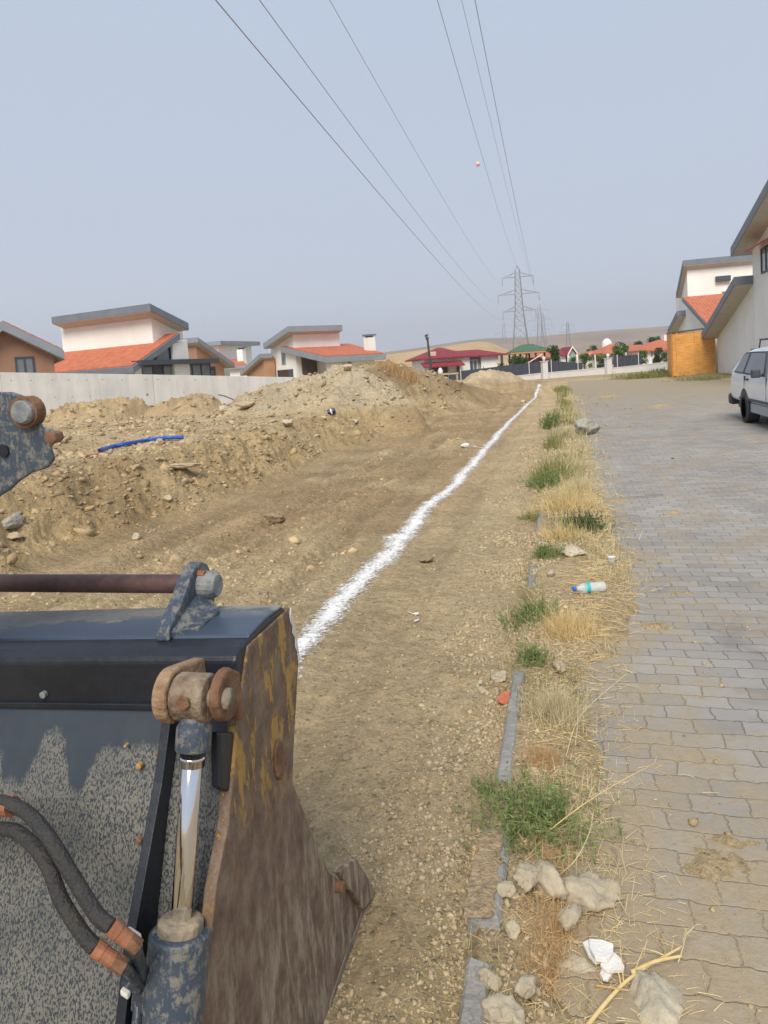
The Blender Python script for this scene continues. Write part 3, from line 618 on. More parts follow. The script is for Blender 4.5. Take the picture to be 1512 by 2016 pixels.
pt = MB(); q0 = g1+dr*.10+Vector((-.052, -.01, .0)); pt.box(q0, (.014, .016, .030), ez=dr); pt.box(q0+Vector((-.012, -.012, .01)), (.018, .009, .009)); pt.build('port_block', MBLKP, ba, bevel=.003)
pl_ = MB(); pl_.tube([q0+Vector((-.004, -.012, -.02)), q0+dr*.08+Vector((-.004, -.012, 0)), q0+dr*.3+Vector((-.002, -.01, 0))], .009, 12); pl_.build('feed_pipe', MBLKP, ba, smooth=True)
for q_, s_ in ((onY(262, 1845, .875), .012), (onY(268, 1860, .87), .009), (onY(247, 1955, .87), .007)):
    l_ = MB(); l_.box(q_, (s_, s_*.7, s_*.6), ex=(1, .2, -.8)); l_.build('lime_splash', MLIMEW, ba, bevel=s_*.3)
# hoses with orange rusted ferrules
def spline(P, n=10):
    P = [Vector(p) for p in P]; P = [P[0]*2-P[1]]+P+[P[-1]*2-P[-2]]; out = []
    for i in range(1, len(P)-2):
        for k in range(n):
            t = k/n; a, b2, c, d = P[i-1:i+3]
            out.append(.5*((2*b2)+(c-a)*t+(2*a-5*b2+4*c-d)*t*t+(3*b2-a-3*c+d)*t**3))
    out.append(P[-2]); return out
H1 = [onY(-160, 1600, .97), onY(-30, 1578, .93), onY(40, 1592, .91), onY(90, 1640, .88), onY(140, 1720, .86), onY(190, 1800, .845), onY(222, 1826, .84)]
H2 = [onY(-160, 1640, .97), onY(0, 1632, .92), onY(50, 1650, .90), (onY(92, 1700, .87)), onY(120, 1770, .85), onY(160, 1835, .835), onY(190, 1868, .83)]
for HH, e in ((H1, onY(262, 1858, .85)), (H2, onY(245, 1905, .84))):
    h = MB(); h.tube(spline(HH), .0112, 14); ho = h.build('hydraulic_hose', MHOSE, bk, smooth=True)
    d_ = (e-HH[-1]).normalized(); f_ = MB(); f_.tube([HH[-1]-d_*.004, HH[-1]+d_*.010, HH[-1]+d_*.010, HH[-1]+d_*.030], [.0128, .0128, .0115, .0115], 16); f_.build('ferrule', MCOPPER, ho)
    f_ = MB(); f_.tube([HH[-1]+d_*.029, HH[-1]+d_*.050], .0125, 6); f_.build('swivel_nut', MRUST, ho, bevel=.001)
    f_ = MB(); f_.tube([HH[-1]+d_*.045, q0], .009, 10); f_.build('elbow', MBLKP, ho)
f_ = MB(); f_.tube([onY(-60, 1577, .935), onY(25, 1588, .92)], .0165, 14); f_.build('ferrule', MCOPPER, bk)
# lug plate and the rusty round bar it carries
lug = [onX(p[0], p[1], -.79) for p in []]
ly_ = [(1.20, 1.008), (1.205, 1.03), (1.27, 1.075), (1.30, 1.105), (1.325, 1.122), (1.352, 1.126), (1.377, 1.113), (1.392, 1.088), (1.395, 1.05), (1.395, 1.005)]
for x0 in (-.80, -2.72):
    l_ = MB(); l_.prism([(x0, y, z+tz(x0)) for y, z in ly_], (.03, 0, .0)); l_.build('lug', MBLKT, bk, bevel=.004)
    g_ = MB(); g_.prism([(x0+.028, 1.21, 1.008+tz(x0)), (x0+.075, 1.24, 1.008+tz(x0)), (x0+.075, 1.33, 1.012+tz(x0)), (x0+.028, 1.35, 1.06+tz(x0))], (0, .0, .016)); g_.build('lug_web', MBLKT, bk, bevel=.003)
cb = MB(); zc = 1.078+tz(-.8); cb.tube([(XL+.1, 1.345, 1.078+tz(XL)+.075), (-.79, 1.345, zc)], .0205, 20); cb.build('round_bar', MRUSTBAR, bk, smooth=True)
cb = MB(); cb.tube([(-.772, 1.345, zc), (-.742, 1.345, zc-.002), (-.732, 1.345, zc-.002)], [.029, .029, .023], 18); cb.build('bar_end_cap', MSTEELG, bk, bevel=.002)
cb = MB(); cb.tube([(-.772, 1.335, zc+.026), (-.755, 1.335, zc+.024)], .008, 8); cb.build('lock_bolt', MCOPPER, bk)
# tilt lever of the loader arm rising at the far left
lv = thing('loader_arm_link', (-1.0, 1.0, 0), 'upright dark steel link with round pin at the left edge above the bucket', 'arm link')
lp = [(-60, 760), (0, 772), (22, 772), (45, 780), (62, 798), (72, 826), (84, 844), (102, 846), (111, 856), (110, 870), (98, 880), (106, 905), (92, 922), (60, 932), (34, 950), (18, 966), (0, 976), (-60, 1040), (-200, 1250), (-330, 1250), (-200, 900)]
a_ = MB(); a_.prism([onY(px, py, 1.02) for px, py in lp], (-.004, .012, 0)); a_.build('link_plate', MBLKT, lv, bevel=.004)
a_ = MB(); a_.prism([onY(px-85, py-20, 1.06) for px, py in lp], (0, .012, 0)); a_.build('link_plate', MBLKP, lv, bevel=.004)
p_ = onY(42, 812, 1.0); a_ = MB(); a_.tube([p_+Vector((0, .03, 0)), p_, p_-Vector((0, .004, 0))], [.020, .020, .017], 20); a_.build('pin', MSTEELG, lv)
a_ = MB(); a_.tube([p_+Vector((-.003, .03, .0)), p_+Vector((-.003, .008, 0))], .027, 20); a_.build('pin_ring', MRUST, lv)
p_ = onY(101, 862, 1.012); a_ = MB(); a_.tube([p_+Vector((-.01, .03, 0)), p_-Vector((-.002, .006, 0))], .011, 6); a_.build('bolt', MRUST, lv, bevel=.002)
p_ = onY(5, 888, 1.016); a_ = MB(); a_.tube([p_+Vector((0, .01, 0)), p_], .011, 14); a_.build('grease_hole', MFACE, lv)

# ================================================================ HOUSES AND WALLS
class HF:      # house frame: s to the right along the front, t away, z up
    def __init__(h, P0, deg):
        a = math.radians(deg); h.P = Vector((P0.x, P0.y, 0)); h.e1 = Vector((math.cos(a), math.sin(a), 0)); h.e2 = Vector((-math.sin(a), math.cos(a), 0))
    def W(h, s, t, z): return h.P+h.e1*s+h.e2*t+Vector((0, 0, z))
    def F(h, px, py, t=0):
        d = ray(px, py); o = E0-(h.P+h.e2*t); k = -o.dot(h.e2)/d.dot(h.e2); p = E0+d*k; return (p-h.P).dot(h.e1), t, p.z
    def Sd(h, px, py, s=0):
        d = ray(px, py); o = E0-(h.P+h.e1*s); k = -o.dot(h.e1)/d.dot(h.e1); p = E0+d*k; return s, (p-h.P).dot(h.e2), p.z
    def block(h, mb, s0, s1, t0, t1, z0, zc):   # zc: heights of the corners (s0t0, s1t0, s1t1, s0t1)
        b4 = [(s0, t0), (s1, t0), (s1, t1), (s0, t1)]
        return mb.add([h.W(s, t, z0) for s, t in b4]+[h.W(s, t, z) for (s, t), z in zip(b4, zc)], [(3, 2, 1, 0), (4, 5, 6, 7), (0, 1, 5, 4), (1, 2, 6, 5), (2, 3, 7, 6), (3, 0, 4, 7)])
    def slab(h, mb, q, th, up=0):                # q: four (s,t,z) top corners
        return mb.add([h.W(s, t, z+up) for s, t, z in q]+[h.W(s, t, z+up-th) for s, t, z in q], [(0, 1, 2, 3), (7, 6, 5, 4), (0, 4, 5, 1), (1, 5, 6, 2), (2, 6, 7, 3), (3, 7, 4, 0)])
def roof(h, root, q, th=.35, tile=MTILE, fascia=MFG, inset=.12, name='roof'):
    r = h.slab(MB(), q, th).build(name, fascia, root)
    cc = [sum(v[i] for v in q)/4 for i in range(3)]
    qs = [tuple(v[i]+(cc[i]-v[i])*.05/max(.5, math.hypot(v[0]-cc[0], v[1]-cc[1])) for i in range(3)) for v in q]
    h.slab(MB(), qs, .02, -th-.002).build('soffit', MSOF, root)
    if tile:
        c = [sum(v[i] for v in q)/4 for i in range(3)]
        qi = [tuple(v[i]+(c[i]-v[i])*inset/max(1, math.hypot(v[0]-c[0], v[1]-c[1])) for i in range(3)) for v in q]
        h.slab(MB(), qi, .05, .055).build('roof_tiles', tile, r)
    return r
def window(h, root, face, a0, a1, z0, z1, at, fr=.05, mull=0, frame=MFR, glass=MGL, out=.05, sgn=1):
    """face 'F' front (at=t) or 'S' side (at=s); proud frame with recessed pane"""
    def B(mb, u0, u1, w0, w1, d0, d1):
        if face == 'F': h.block(mb, u0, u1, at-d1, at-d0, w0, [w1]*4)
        else: h.block(mb, at+sgn*d0, at+sgn*d1, u0, u1, w0, [w1]*4)
    m = MB(); B(m, a0, a1, z1-fr, z1, -.05, out); B(m, a0, a1, z0, z0+fr, -.05, out); B(m, a0, a0+fr, z0+fr, z1-fr, -.05, out-.003); B(m, a1-fr, a1, z0+fr, z1-fr, -.05, out-.003)
    for k in range(mull):
        u = a0+(a1-a0)*(k+1)/(mull+1); B(m, u-fr/2, u+fr/2, z0+fr, z1-fr, -.05, out-.006)
    w = m.build('window', frame, root); m = MB(); B(m, a0+fr, a1-fr, z0+fr, z1-fr, -.04, .012); m.build('pane', glass, w); return w

# --- W1: the big cream villa behind the concrete wall
h = HF(Q(300, 655, 36), -13); A0 = h.F(300, 612)
root = thing('villa', h.W(-3, 3, 0), 'large white villa with orange roof and glazed gable behind the concrete wall', 'house', 'villas with slanting grey roof edges')
sL = h.F(120, 650)[0]; tB = h.Sd(359, 650)[1]; zf = h.F(300, 610)[2]; zb = h.Sd(358, 645)[2]
m = MB(); h.block(m, sL, 0, 0, tB, .2, [zf, zf, zb, zb]); m.build('wall', MW, root)
fz = h.F(297, 597, -.7)[2]; q1 = h.Sd(371, 636, .7)
sl0 = h.F(101, 625, -.7)[0]
roof(h, root, [(sl0, -.7, fz), (.7, -.7, fz), (.7, q1[1], q1[2]), (sl0, q1[1], q1[2])], .36, None)
print('W1', sL, tB, zf, zb, fz, q1, sl0)
sg = .9; hi = h.Sd(354, 656, sg); lo = h.Sd(262, 722, sg); lL = h.F(52, 723, lo[1])[0]
print('W1 low', hi, lo, lL)
roof(h, root, [(lL, lo[1], lo[2]), (sg, lo[1], lo[2]), (sg, hi[1], hi[2]), (lL, hi[1], hi[2])], .30, MTILE)
# wall under the lower roof
kz = (hi[2]-lo[2])/(hi[1]-lo[1]); zz = lambda t: lo[2]+kz*(t-lo[1])-.30
m = MB(); t0 = lo[1]+.9; h.block(m, lL+.5, -3.2, t0, -.01, .2, [zz(t0), zz(t0), zz(-.01), zz(-.01)]); m.build('wall', MW, root)
m = MB(); t1 = lo[1]+.25; h.block(m, .35, .75, t1, t1+.4, .2, [zz(t1)]*2+[zz(t1+.4)]*2); m.build('column', MWG, root); m = MB()
h.block(m, .2, .8, hi[1]-.5, hi[1]+.6, .2, [zz(hi[1]-.5), zz(hi[1]-.5), zz(hi[1]-.01), zz(hi[1]-.01)])
m.build('wall', MWG, root)
m = MB(); h.block(m, -3.1, -.5, t1+1.4, -.02, .2, [zz(t1+1.4)-.2]*4); m.build('porch_shade_block', MDK, root)  # dark block fills the porch, its colour standing in for shade
m = MB(); zb0 = h.Sd(300, 718, .8)[2]; h.block(m, .45, 1.1, t1+.1, hi[1]+2.6, zb0-.02, [zb0+.22]*4); m.build('beam', MFR, root)
tt = [t1+.7, t1+1.5, t1+2.5, hi[1]-.55]
for k in range(len(tt)-1):
    m = MB(); z0_ = zb0+.23; m.prism([h.W(.55, tt[k]+.05, z0_), h.W(.55, tt[k+1]-.05, z0_), h.W(.55, tt[k+1]-.05, zz(tt[k+1]-.05)-.03), h.W(.55, tt[k]+.05, max(z0_+.02, zz(tt[k]+.05)-.03))], h.e1*.06)
    pa = m.build('gable_pane', MGL, root)
for t in tt[1:]: MB().prism([h.W(.5, t-.05, zb0+.22), h.W(.5, t+.05, zb0+.22), h.W(.5, t+.05, zz(t)), h.W(.5, t-.05, zz(t))], h.e1*.16).build('gable_frame', MFR, root)
for k in range(7):
    t = t1+.5+k*(hi[1]+2.4-t1-.6)/7; window(h, root, 'S', t, t+.78, .5, zb0-.03, .62, .06, 0, MFR, MGL if k != 1 else MGLD, .04)

# --- brown house at the far left
h = HF(Q(0, 700, 27), 44)
root = thing('brown_house', h.W(-1, 3, 0), 'brown rendered house with grey sloping roof edge at the far left behind the wall', 'house')
sR = h.F(105, 700)[0]; pk = h.F(4, 632, -.5); ev = h.F(126, 690, -.5); print('brown', sR, pk, ev)
sl = (ev[2]-pk[2])/(ev[0]-pk[0])
P = [(pk[0]-4, pk[2]+4*sl), (pk[0], pk[2]), (sR, pk[2]+sl*(sR-pk[0]))]
m = MB(); m.prism([h.W(pk[0]-4, 0, .2), h.W(sR, 0, .2), h.W(sR, 0, P[2][1]-.33), h.W(pk[0], 0, P[1][1]-.33), h.W(pk[0]-4, 0, P[0][1]-.33)], h.e2*6); m.build('wall', MBR, root)
roof(h, root, [(pk[0], -.5, pk[2]), (ev[0], -.5, ev[2]), (ev[0], 6.5, ev[2]), (pk[0], 6.5, pk[2])], .34, MTILE, MFGL)
roof(h, root, [(pk[0]-4.4, -.5, pk[2]+4.4*sl), (pk[0]-.002, -.5, pk[2]), (pk[0]-.002, 6.5, pk[2]), (pk[0]-4.4, 6.5, pk[2]+4.4*sl)], .34, MTILE, MFGL)
w0 = h.F(28, 703); w1 = h.F(69, 733); window(h, root, 'F', w0[0], w1[0], w1[2]-.9, w0[2], 0, .06, 1)

# --- brown wing between the villas
h = HF(Q(388, 700, 44), -14)
root = thing('brown_house', h.W(0, 3, 0), 'low brown house with grey gable edge right beside the big white villa', 'house')
zt = h.F(386, 679)[2]; sl_ = h.F(350, 700)[0]; ze = h.Sd(440, 716, 0)
print('brown2', zt, sl_, ze)
m = MB(); m.prism([h.W(0, 0, .2), h.W(0, ze[1], .2), h.W(0, ze[1], ze[2]), h.W(0, 0, zt)], h.e1*sl_); m.build('wall', MBR2, root)
m = MB(); h.block(m, sl_, -.01, -.02, 0, .2, [zt-.02]*4); m.build('front_wall', MBR, root)
k2 = (ze[2]-zt)/ze[1]
roof(h, root, [(sl_, -.35, zt+.25-.35*k2), (.5, -.35, zt+.25-.35*k2), (.5, ze[1]+.5, ze[2]+.25+.5*k2), (sl_, ze[1]+.5, ze[2]+.25+.5*k2)], .3, None, MFGL)
w0 = h.Sd(410, 722, 0); w1 = h.Sd(424, 735, 0); window(h, root, 'S', w0[1], w1[1], w1[2]-.6, w0[2], .0, .06, 0, MFR, MGLD)

# --- distant white house whose roof slab and chimney show over the wing
h = HF(Q(430, 690, 62), -10)
root = thing('distant_house', h.W(0, 3, 0), 'distant white house with flat roof slab, red roof and white chimney, between the two villas', 'house')
a = h.F(392, 676); b2 = h.F(429, 684); c = h.F(434, 671, -.5)
m = MB(); h.block(m, a[0], b2[0], 0, 5, .2, [c[2]-.3]*4); m.build('wall', MW, root)
roof(h, root, [(h.F(380, 676, -.5)[0], -.5, c[2]-.0), (c[0], -.5, c[2]), (c[0], 5.5, c[2]), (h.F(380, 676, -.5)[0], 5.5, c[2])], .34, None, MFGL)
l0 = h.F(440, 722, -2); l1 = h.F(488, 720, -2); u0 = h.F(445, 708, 1); u1 = h.F(472, 712, 1)
roof(h, root, [(l0[0], -2, l0[2]), (l1[0], -2, l0[2]), (u1[0], 1, u0[2]), (u0[0]-1, 1, u0[2])], .25, MTILE, MFGL)
m = MB(); h.block(m, l0[0]+.3, l1[0]-.4, -1.6, 5, .2, [l0[2]-.26]*4); m.build('wall', MW, root)
x0 = h.F(466, 690, -.5)[0]; x1 = h.F(477, 690, -.5)[0]; zt = h.F(470, 688, -.5)[2]
m = MB(); h.block(m, x0, x1, -.5, .0, l0[2]-.3, [zt]*4); ch = m.build('chimney', MW, root)
m = MB(); h.block(m, x0-.1, x1+.1, -.6, .1, zt+.12, [zt+.22]*4); h.block(m, x0+.1, x1-.1, -.4, -.1, zt-.02, [zt+.122]*4); m.build('chimney_cap', MFG, ch)

# --- low brown wing left of the middle villa
h = HF(Q(520, 720, 47), 46.4)
root = thing('brown_wing', h.W(0, 2, 0), 'small brown outbuilding with steep grey roof edge against the middle white villa', 'outbuilding')
zt = h.F(520, 701)[2]; lf = h.Sd(486, 734, 0); s1_ = h.F(541, 720)[0]
m = MB(); m.prism([h.W(0, 0, .2), h.W(0, lf[1], .2), h.W(0, lf[1], lf[2]+.1), h.W(0, 0, zt)], h.e1*s1_); m.build('wall', MBR2, root)
roof(h, root, [(-.35, -.2, zt+.15), (s1_-.2, -.2, zt+.15), (s1_-.2, lf[1]+.4, lf[2]+.1), (-.35, lf[1]+.4, lf[2]+.1)], .28, None, MFGL)

# --- W2: the middle villa
h = HF(Q(577, 660, 45), 46.4)
root = thing('villa', h.W(2, 3, 0), 'white villa with orange roof, carport and white chimney beyond the tall heap of gravel', 'house', 'villas with slanting grey roof edges')
zf = h.F(577, 650)[2]; sR = h.F(668, 652)[0]; bk_ = h.Sd(529, 682, 0); print('W2', zf, sR, bk_)
m = MB(); h.block(m, 0, sR, 0, bk_[1], .0, [zf, zf, bk_[2], bk_[2]]); m.build('wall', MW, root)
f0 = h.F(575, 642, -.6); f1 = h.F(674, 642, -.6); bb = h.Sd(518, 676, -.6); print(f0, f1, bb)
roof(h, root, [(-.6, -.6, f0[2]), (f1[0], -.6, f0[2]), (f1[0], bb[1], bb[2]), (-.6, bb[1], bb[2])], .36, None, MFGL)
slo = -.35; uL = h.Sd(552, 683, slo); nL = h.Sd(641, 703, slo); print('W2 low', uL, nL)
fR = h.F(760, 697, nL[1]); dR = h.F(688, 682, uL[1])
roof(h, root, [(slo, nL[1], nL[2]), (fR[0], nL[1], nL[2]), (dR[0], uL[1], uL[2]), (slo, uL[1], uL[2])], .32, MTILE, MFGL)
kz = (uL[2]-nL[2])/(uL[1]-nL[1]); zz = lambda t: nL[2]+kz*(t-nL[1])-.33
tw = h.Sd(583, 710, 0)[1]; print('tw', tw)
m = MB(); h.block(m, 0.0, sR, tw, -.005, 0, [zz(tw), zz(tw), zz(0), zz(0)]); m.build('wall', MWG, root)
m = MB(); h.block(m, .0, .35, nL[1]+.3, nL[1]+.65, 0, [zz(nL[1]+.3)]*4); m.build('column', MWG, root)
cR = h.F(691, 715, nL[1]+.5)[0]; eR = h.F(738, 715, nL[1]+.5)[0]
m = MB(); h.block(m, cR, eR, nL[1]+.5, tw+2, 0, [zz(nL[1]+.5), zz(nL[1]+.5), zz(tw), zz(tw)]); m.build('wall', MW, root)
m = MB(); h.block(m, cR-.12, cR-.002, nL[1]+.45, nL[1]+.7, 0, [zz(nL[1]+.5)]*4); m.build('post', MBR, root)
m = MB(); h.block(m, .36, cR-.15, tw-.06, tw-.01, 0, [zz(tw)-.15]*4); m.build('carport_shade_sheet', MDK, root)  # dark sheet before the back wall, painting the carport's shade
w0 = h.Sd(554, 693, 0); w1 = h.Sd(563, 717, 0); window(h, root, 'S', min(w0[1], w1[1]), max(w0[1], w1[1]), w1[2], w0[2], 0, .06, 0, MFGL, MGL, .04, -1)
w0 = h.Sd(547, 731, 0); w1 = h.Sd(577, 728, 0); window(h, root, 'S', min(w0[1], w1[1]), max(w0[1], w1[1]), w0[2]-.8, w1[2]+.05, 0, .06, 0, MFR, MGLD, .04, -1)
x0 = h.F(727, 690, nL[1]+1.5)[0]; x1 = h.F(740, 690, nL[1]+1.5)[0]; zt = h.F(733, 664, nL[1]+1.5)[2]
m = MB(); h.block(m, x0, x1, nL[1]+1.5, nL[1]+2.1, zz(tw)-.6, [zt]*4); ch = m.build('chimney', MW, root)
m = MB(); h.block(m, x0+.08, x1-.08, nL[1]+1.6, nL[1]+2.0, zt-.02, [zt+.10]*4); h.block(m, x0-.06, x1+.06, nL[1]+1.45, nL[1]+2.15, zt+.098, [zt+.2]*4); m.build('chimney_cap', MFG, ch)

# --- R1: near villa on the right, R2 behind it
h = HF(Vector((8.5, 0, 0)), 0)
root = thing('villa', (12, 34, 0), 'tall off-white villa at the right edge behind the parked white car', 'house', 'villas with slanting grey roof edges')
m = MB(); h.block(m, 0, 8, 24, 35.9, 0, [9.0, 9.0, 6.15, 6.15]); m.build('wall', MWG, root)
a = onX(1450, 480, 7.7); b2 = onX(1512, 362, 7.7); sl = (b2.z-a.z)/(b2.y-a.y); print('R1', a, b2, sl)
yh = 24.5; zh = b2.z+sl*(yh-b2.y)
m = None
roof(h, root, [(-.8, yh-.8, zh-.8*sl), (8.6, yh-.8, zh-.8*sl), (8.6, a.y+1.2, a.z), (-.8, a.y+1.2, a.z)], .40, None, MFG)
f = onX(1445, 545, 7.7); g = onX(1396, 652, 7.7); print('R1w', f, g)
m = MB(); h.block(m, .0, 7.9, 35.95, 43.9, 0, [f.z-.1, f.z-.1, g.z+.0, g.z+.0]); m.build('wall', MWG, root)
roof(h, root, [(-.8, f.y, f.z+.0), (7.9, f.y, f.z), (7.9, 44.0, g.z), (-.8, 44.0, g.z)], .38, None, MFG)
w0 = onX(1499, 492, 8.5); w1 = onX(1540, 545, 8.5); w2 = onX(1499, 540, 8.5); print('win', w0, w1, w2)
window(h, root, 'S', w0.y-1.5, w0.y, w2.z, w0.z+.05, 0, .08, 1, MFR, MGL, .05, -1)
m = MB(); m.prism([(8.49, w0.y-1.7, w0.z+.35), (7.9, w0.y-1.7, w0.z+.03), (7.9, w0.y-1.7, w0.z-.03), (8.49, w0.y-1.7, w0.z+.28)], (0, 1.9, 0)); m.build('awning', mat('red_awning', (.45, .07, .05), .8), root)

root = thing('villa', (11, 54, 0), 'cream villa with orange lower roof standing behind the wooden panel', 'house', 'villas with slanting grey roof edges')
h = HF(Vector((8.14, 51.7, 0)), 0)
zf = h.F(1350, 520)[2]; m = MB(); h.block(m, .12, 8, 0, 5.2, .0, [zf, zf, zf-1.5, zf-1.5]); m.build('wall', MW, root)
fz = h.F(1345, 512, -.6); r2 = h.Sd(1331, 577, -.19); print('R2', zf, fz, r2)
roof(h, root, [(-.19, -.45, fz[2]), (8.6, -.45, fz[2]), (8.6, r2[1], r2[2]), (-.19, r2[1], r2[2])], .36, None, MFG)
lo = h.Sd(1398, 656, -.15); hi_ = h.Sd(1350, 594, -.15); print('R2low', lo, hi_)
hi_z = h.F(1350, 585, 0)[2]; loT = -7.35; loZ = onY(1400, 650, 51.7+loT).z
uR = h.F(1412, 583)[0]; dS = onY(1398, 655, 51.7+loT).x-8.14; dE = onY(1452, 650, 51.7+loT).x-8.14
roof(h, root, [(dS, loT, loZ+.1), (dE+.6, loT, loZ+.1), (uR+.6, -.02, hi_z), (-.25, -.02, hi_z)], .26, MTILE, MFG)
m = MB(); m.prism([h.W(.05, -.03, 0), h.W(dS+.25, loT+.3, 0), h.W(dS+.25, loT+.3, loZ-.2), h.W(.05, -.03, hi_z-.3)], (.3, 0, 0)); m.build('wall', MWG, root)
b0 = h.Sd(1334, 612, -.4); b1 = h.Sd(1321, 648, -.4); print('R2back', b0, b1)
roof(h, root, [(-.45, b0[1], b0[2]), (5, b0[1], b0[2]), (5, b1[1]+1.5, b1[2]), (-.45, b1[1]+1.5, b1[2])], .36, None, MFG)
m = MB(); h.block(m, .0, 5, 6.01, b1[1]+1, 0, [b0[2]-.4, b0[2]-.4, b1[2]-.2, b1[2]-.2]); m.build('wall', MWG, root)
w = h.F(1408, 548); w_ = h.F(1434, 556)
m = MB(); h.block(m, w[0], w_[0]+.1, -.28, -.01, w_[2]+.1, [w[2]+.10]*4); m.build('window_hood', MFR, root)
w = h.F(1412, 590); window(h, root, 'F', w[0]+.3, w[0]+.95, w[2]-.6, w[2]+.5, -.0, .06, 0, MFGL, MGL)

# timber panel between the villas
root = thing('timber_panel', (7.2, 44, 0), 'orange varnished timber board enclosure at the end of the paved street', 'timber shed')
x0, x1 = onY(1322, 700, 44).x, onY(1408, 700, 44).x
nb = 16; zt0 = 2.5
for k in range(nb):
    m = MB(); z0 = .05+k*.155; m.box(((x0+x1)/2, 44.0+.004*(k % 2), z0+.076), ((x1-x0)/2-.005, .02, .0745)); m.build('board', MWOOD, root, bevel=.006)
for k, xx in enumerate((x0+.02, x0+.30, (x0+x1)/2+.15, x1-.04)):
    m = MB(); m.box((xx, 43.955, 1.27), (.045, .025, 1.27)); m.build('post', mat('dark_timber_post', (.46, .19, .045), .6) if k == 0 else MWOOD, root, bevel=.005)
m = MB(); m.prism([(x0-.05, 43.9, 2.52), (x1+.1, 43.9, 2.66), (x1+.1, 43.9, 2.72), (x0-.05, 43.9, 2.58)], (0, 1.6, 0)); m.build('roof', MFR, root)
m = MB(); m.box((x0, 44.8, 1.27), (.02, .78, 1.25)); m.build('side_boards', MWOOD, root)

# --- long cast concrete wall on the left
wp = [Q(-700, 722, 20), Q(0, 733, 24), Q(300, 737.5, 26.3), Q(600, 743, 28.5), Q(760, 748, 30)]
root = thing('concrete_wall', (wp[2].x, wp[2].y, 0), 'long pale grey cast concrete wall behind the earthworks on the left', 'wall')
for k in range(4):
    a, b2 = wp[k], wp[k+1]; nrm = Vector((-(b2-a).y, (b2-a).x, 0)).normalized(); n2 = max(1, round((b2-a).length/4.5))
    for j in range(n2):
        p = a.lerp(b2, j/n2); q = a.lerp(b2, (j+1)/n2); g = (q-p).normalized()*.002
        m = MB(); m.prism([(p.x+g.x, p.y+g.y, -.2), (q.x-g.x, q.y-g.y, -.2), (q.x-g.x, q.y-g.y, q.z), (p.x+g.x, p.y+g.y, p.z)], nrm*.25); m.build('panel', MCON, root, bevel=.01)
MHOLE = mat('tie_hole_shadow', (.20, .19, .18), .95)
for px, py in [(22, 749), (61, 749), (102, 748), (135, 748), (171, 748), (202, 747), (240, 748), (287, 747), (311, 747), (68, 784), (108, 782), (142, 781), (177, 780), (290, 777), (333, 748), (385, 748), (362, 772)]:
    a, b2 = (wp[1], wp[2]) if px < 300 else (wp[2], wp[3]); d = ray(px, py); nn_ = Vector((-(b2-a).y, (b2-a).x, 0)).normalized(); p = E0+d*((a-E0).dot(nn_)/d.dot(nn_))
    r_ = .02 if px != 290 else .045
    m = MB(); m.tube([p-nn_*.006, p+nn_*.02], r_, 10); m.build('tie_hole', MHOLE, root)

# --- perimeter wall at the end of the street, with pillars, posts and dark mesh
FA, FB = onZ(1060, 746.5, 0), onZ(1330, 727, 0); fd = (FB-FA).normalized(); fn = Vector((-fd.y, fd.x, 0))
def fw(px, py, off=0): d = ray(px, py); o = FA+fn*off; return E0+d*((o-E0).dot(fn)/d.dot(fn))
segs = [(880, 1065), (1078, 1190), (1203, 1420)]
tops = lambda px: np.interp(px, [880, 1060, 1080, 1190, 1205, 1320, 1420], [757, 736, 734.5, 725, 726, 711, 702])
for i, (x0, x1) in enumerate(segs):
    lab = ['low painted garden wall with dark mesh fence left of the first white pillar', 'low painted garden wall with mesh fence between the two white pillars', 'low painted garden wall running to the timber panel, right of the second pillar'][i]
    a, b2 = fw(x0, tops(x0)), fw(x1, tops(x1)); root = thing('garden_wall', ((a.x+b2.x)/2, (a.y+b2.y)/2, 0), lab, 'wall', 'garden walls at the street end')
    m = MB(); m.prism([(a.x, a.y, -.1), (b2.x, b2.y, -.1), (b2.x, b2.y, b2.z), (a.x, a.y, a.z)], fn*.2); m.build('wall', MPW, root)
    m = MB(); m.prism([(a.x, a.y, a.z), (b2.x, b2.y, b2.z), (b2.x, b2.y, b2.z+.06), (a.x, a.y, a.z+.06)], fn*.26); mo = m.build('coping', MPW, root); mo.location -= fn*.03
    n2 = 4; zt = [ [.9, .95], [1.0, .55], [.95, .9] ][i]
    c = fn*.1
    m = MB(); e_a, e_b = (a.lerp(b2, .03), b2) if i != 1 else (a, a.lerp(b2, .62))
    if i == 2: e_b = a.lerp(b2, .28)
    m.prism([e_a+c+Vector((0, 0, .06)), e_b+c+Vector((0, 0, .06)), e_b+c+Vector((0, 0, zt[1])), e_a+c+Vector((0, 0, zt[0]))], fn*.02); m.build('fence_mesh', MMESH, root)
    for k in range(n2):
        p = e_a.lerp(e_b, (k+.5)/n2)+c; m = MB(); m.bar(p-fn*.03+Vector((0, 0, .0)), p-fn*.03+Vector((0, 0, 1.05)), .05); m.build('post', MPW if k in (0, 3) else MFR, root)
for px, zt, lab in ((1071, 712, 'white gate pillar with lamp at the street end, left one of two'), (1197, 706, 'white pillar with lamp at the street end, right one of two')):
    a = fw(px, zt, -.15); root = thing('gate_pillar', (a.x, a.y, 0), lab, 'pillar', 'pillars in the garden wall')
    m = MB(); m.box((a.x, a.y, a.z/2), (.21, .21, a.z/2), fd, fn); m.build('shaft', MPW, root)
    m = MB(); m.box((a.x, a.y, a.z+.03), (.26, .26, .03), fd, fn); m.build('cap', MPW, root)
    m = MB(); m.tube([(a.x, a.y, a.z+.06), (a.x, a.y, a.z+.12), (a.x, a.y, a.z+.2), (a.x, a.y, a.z+.34), (a.x, a.y, a.z+.40)], [.05, .05, .13, .14, .04], 10); m.build('lamp', MWHT, root)
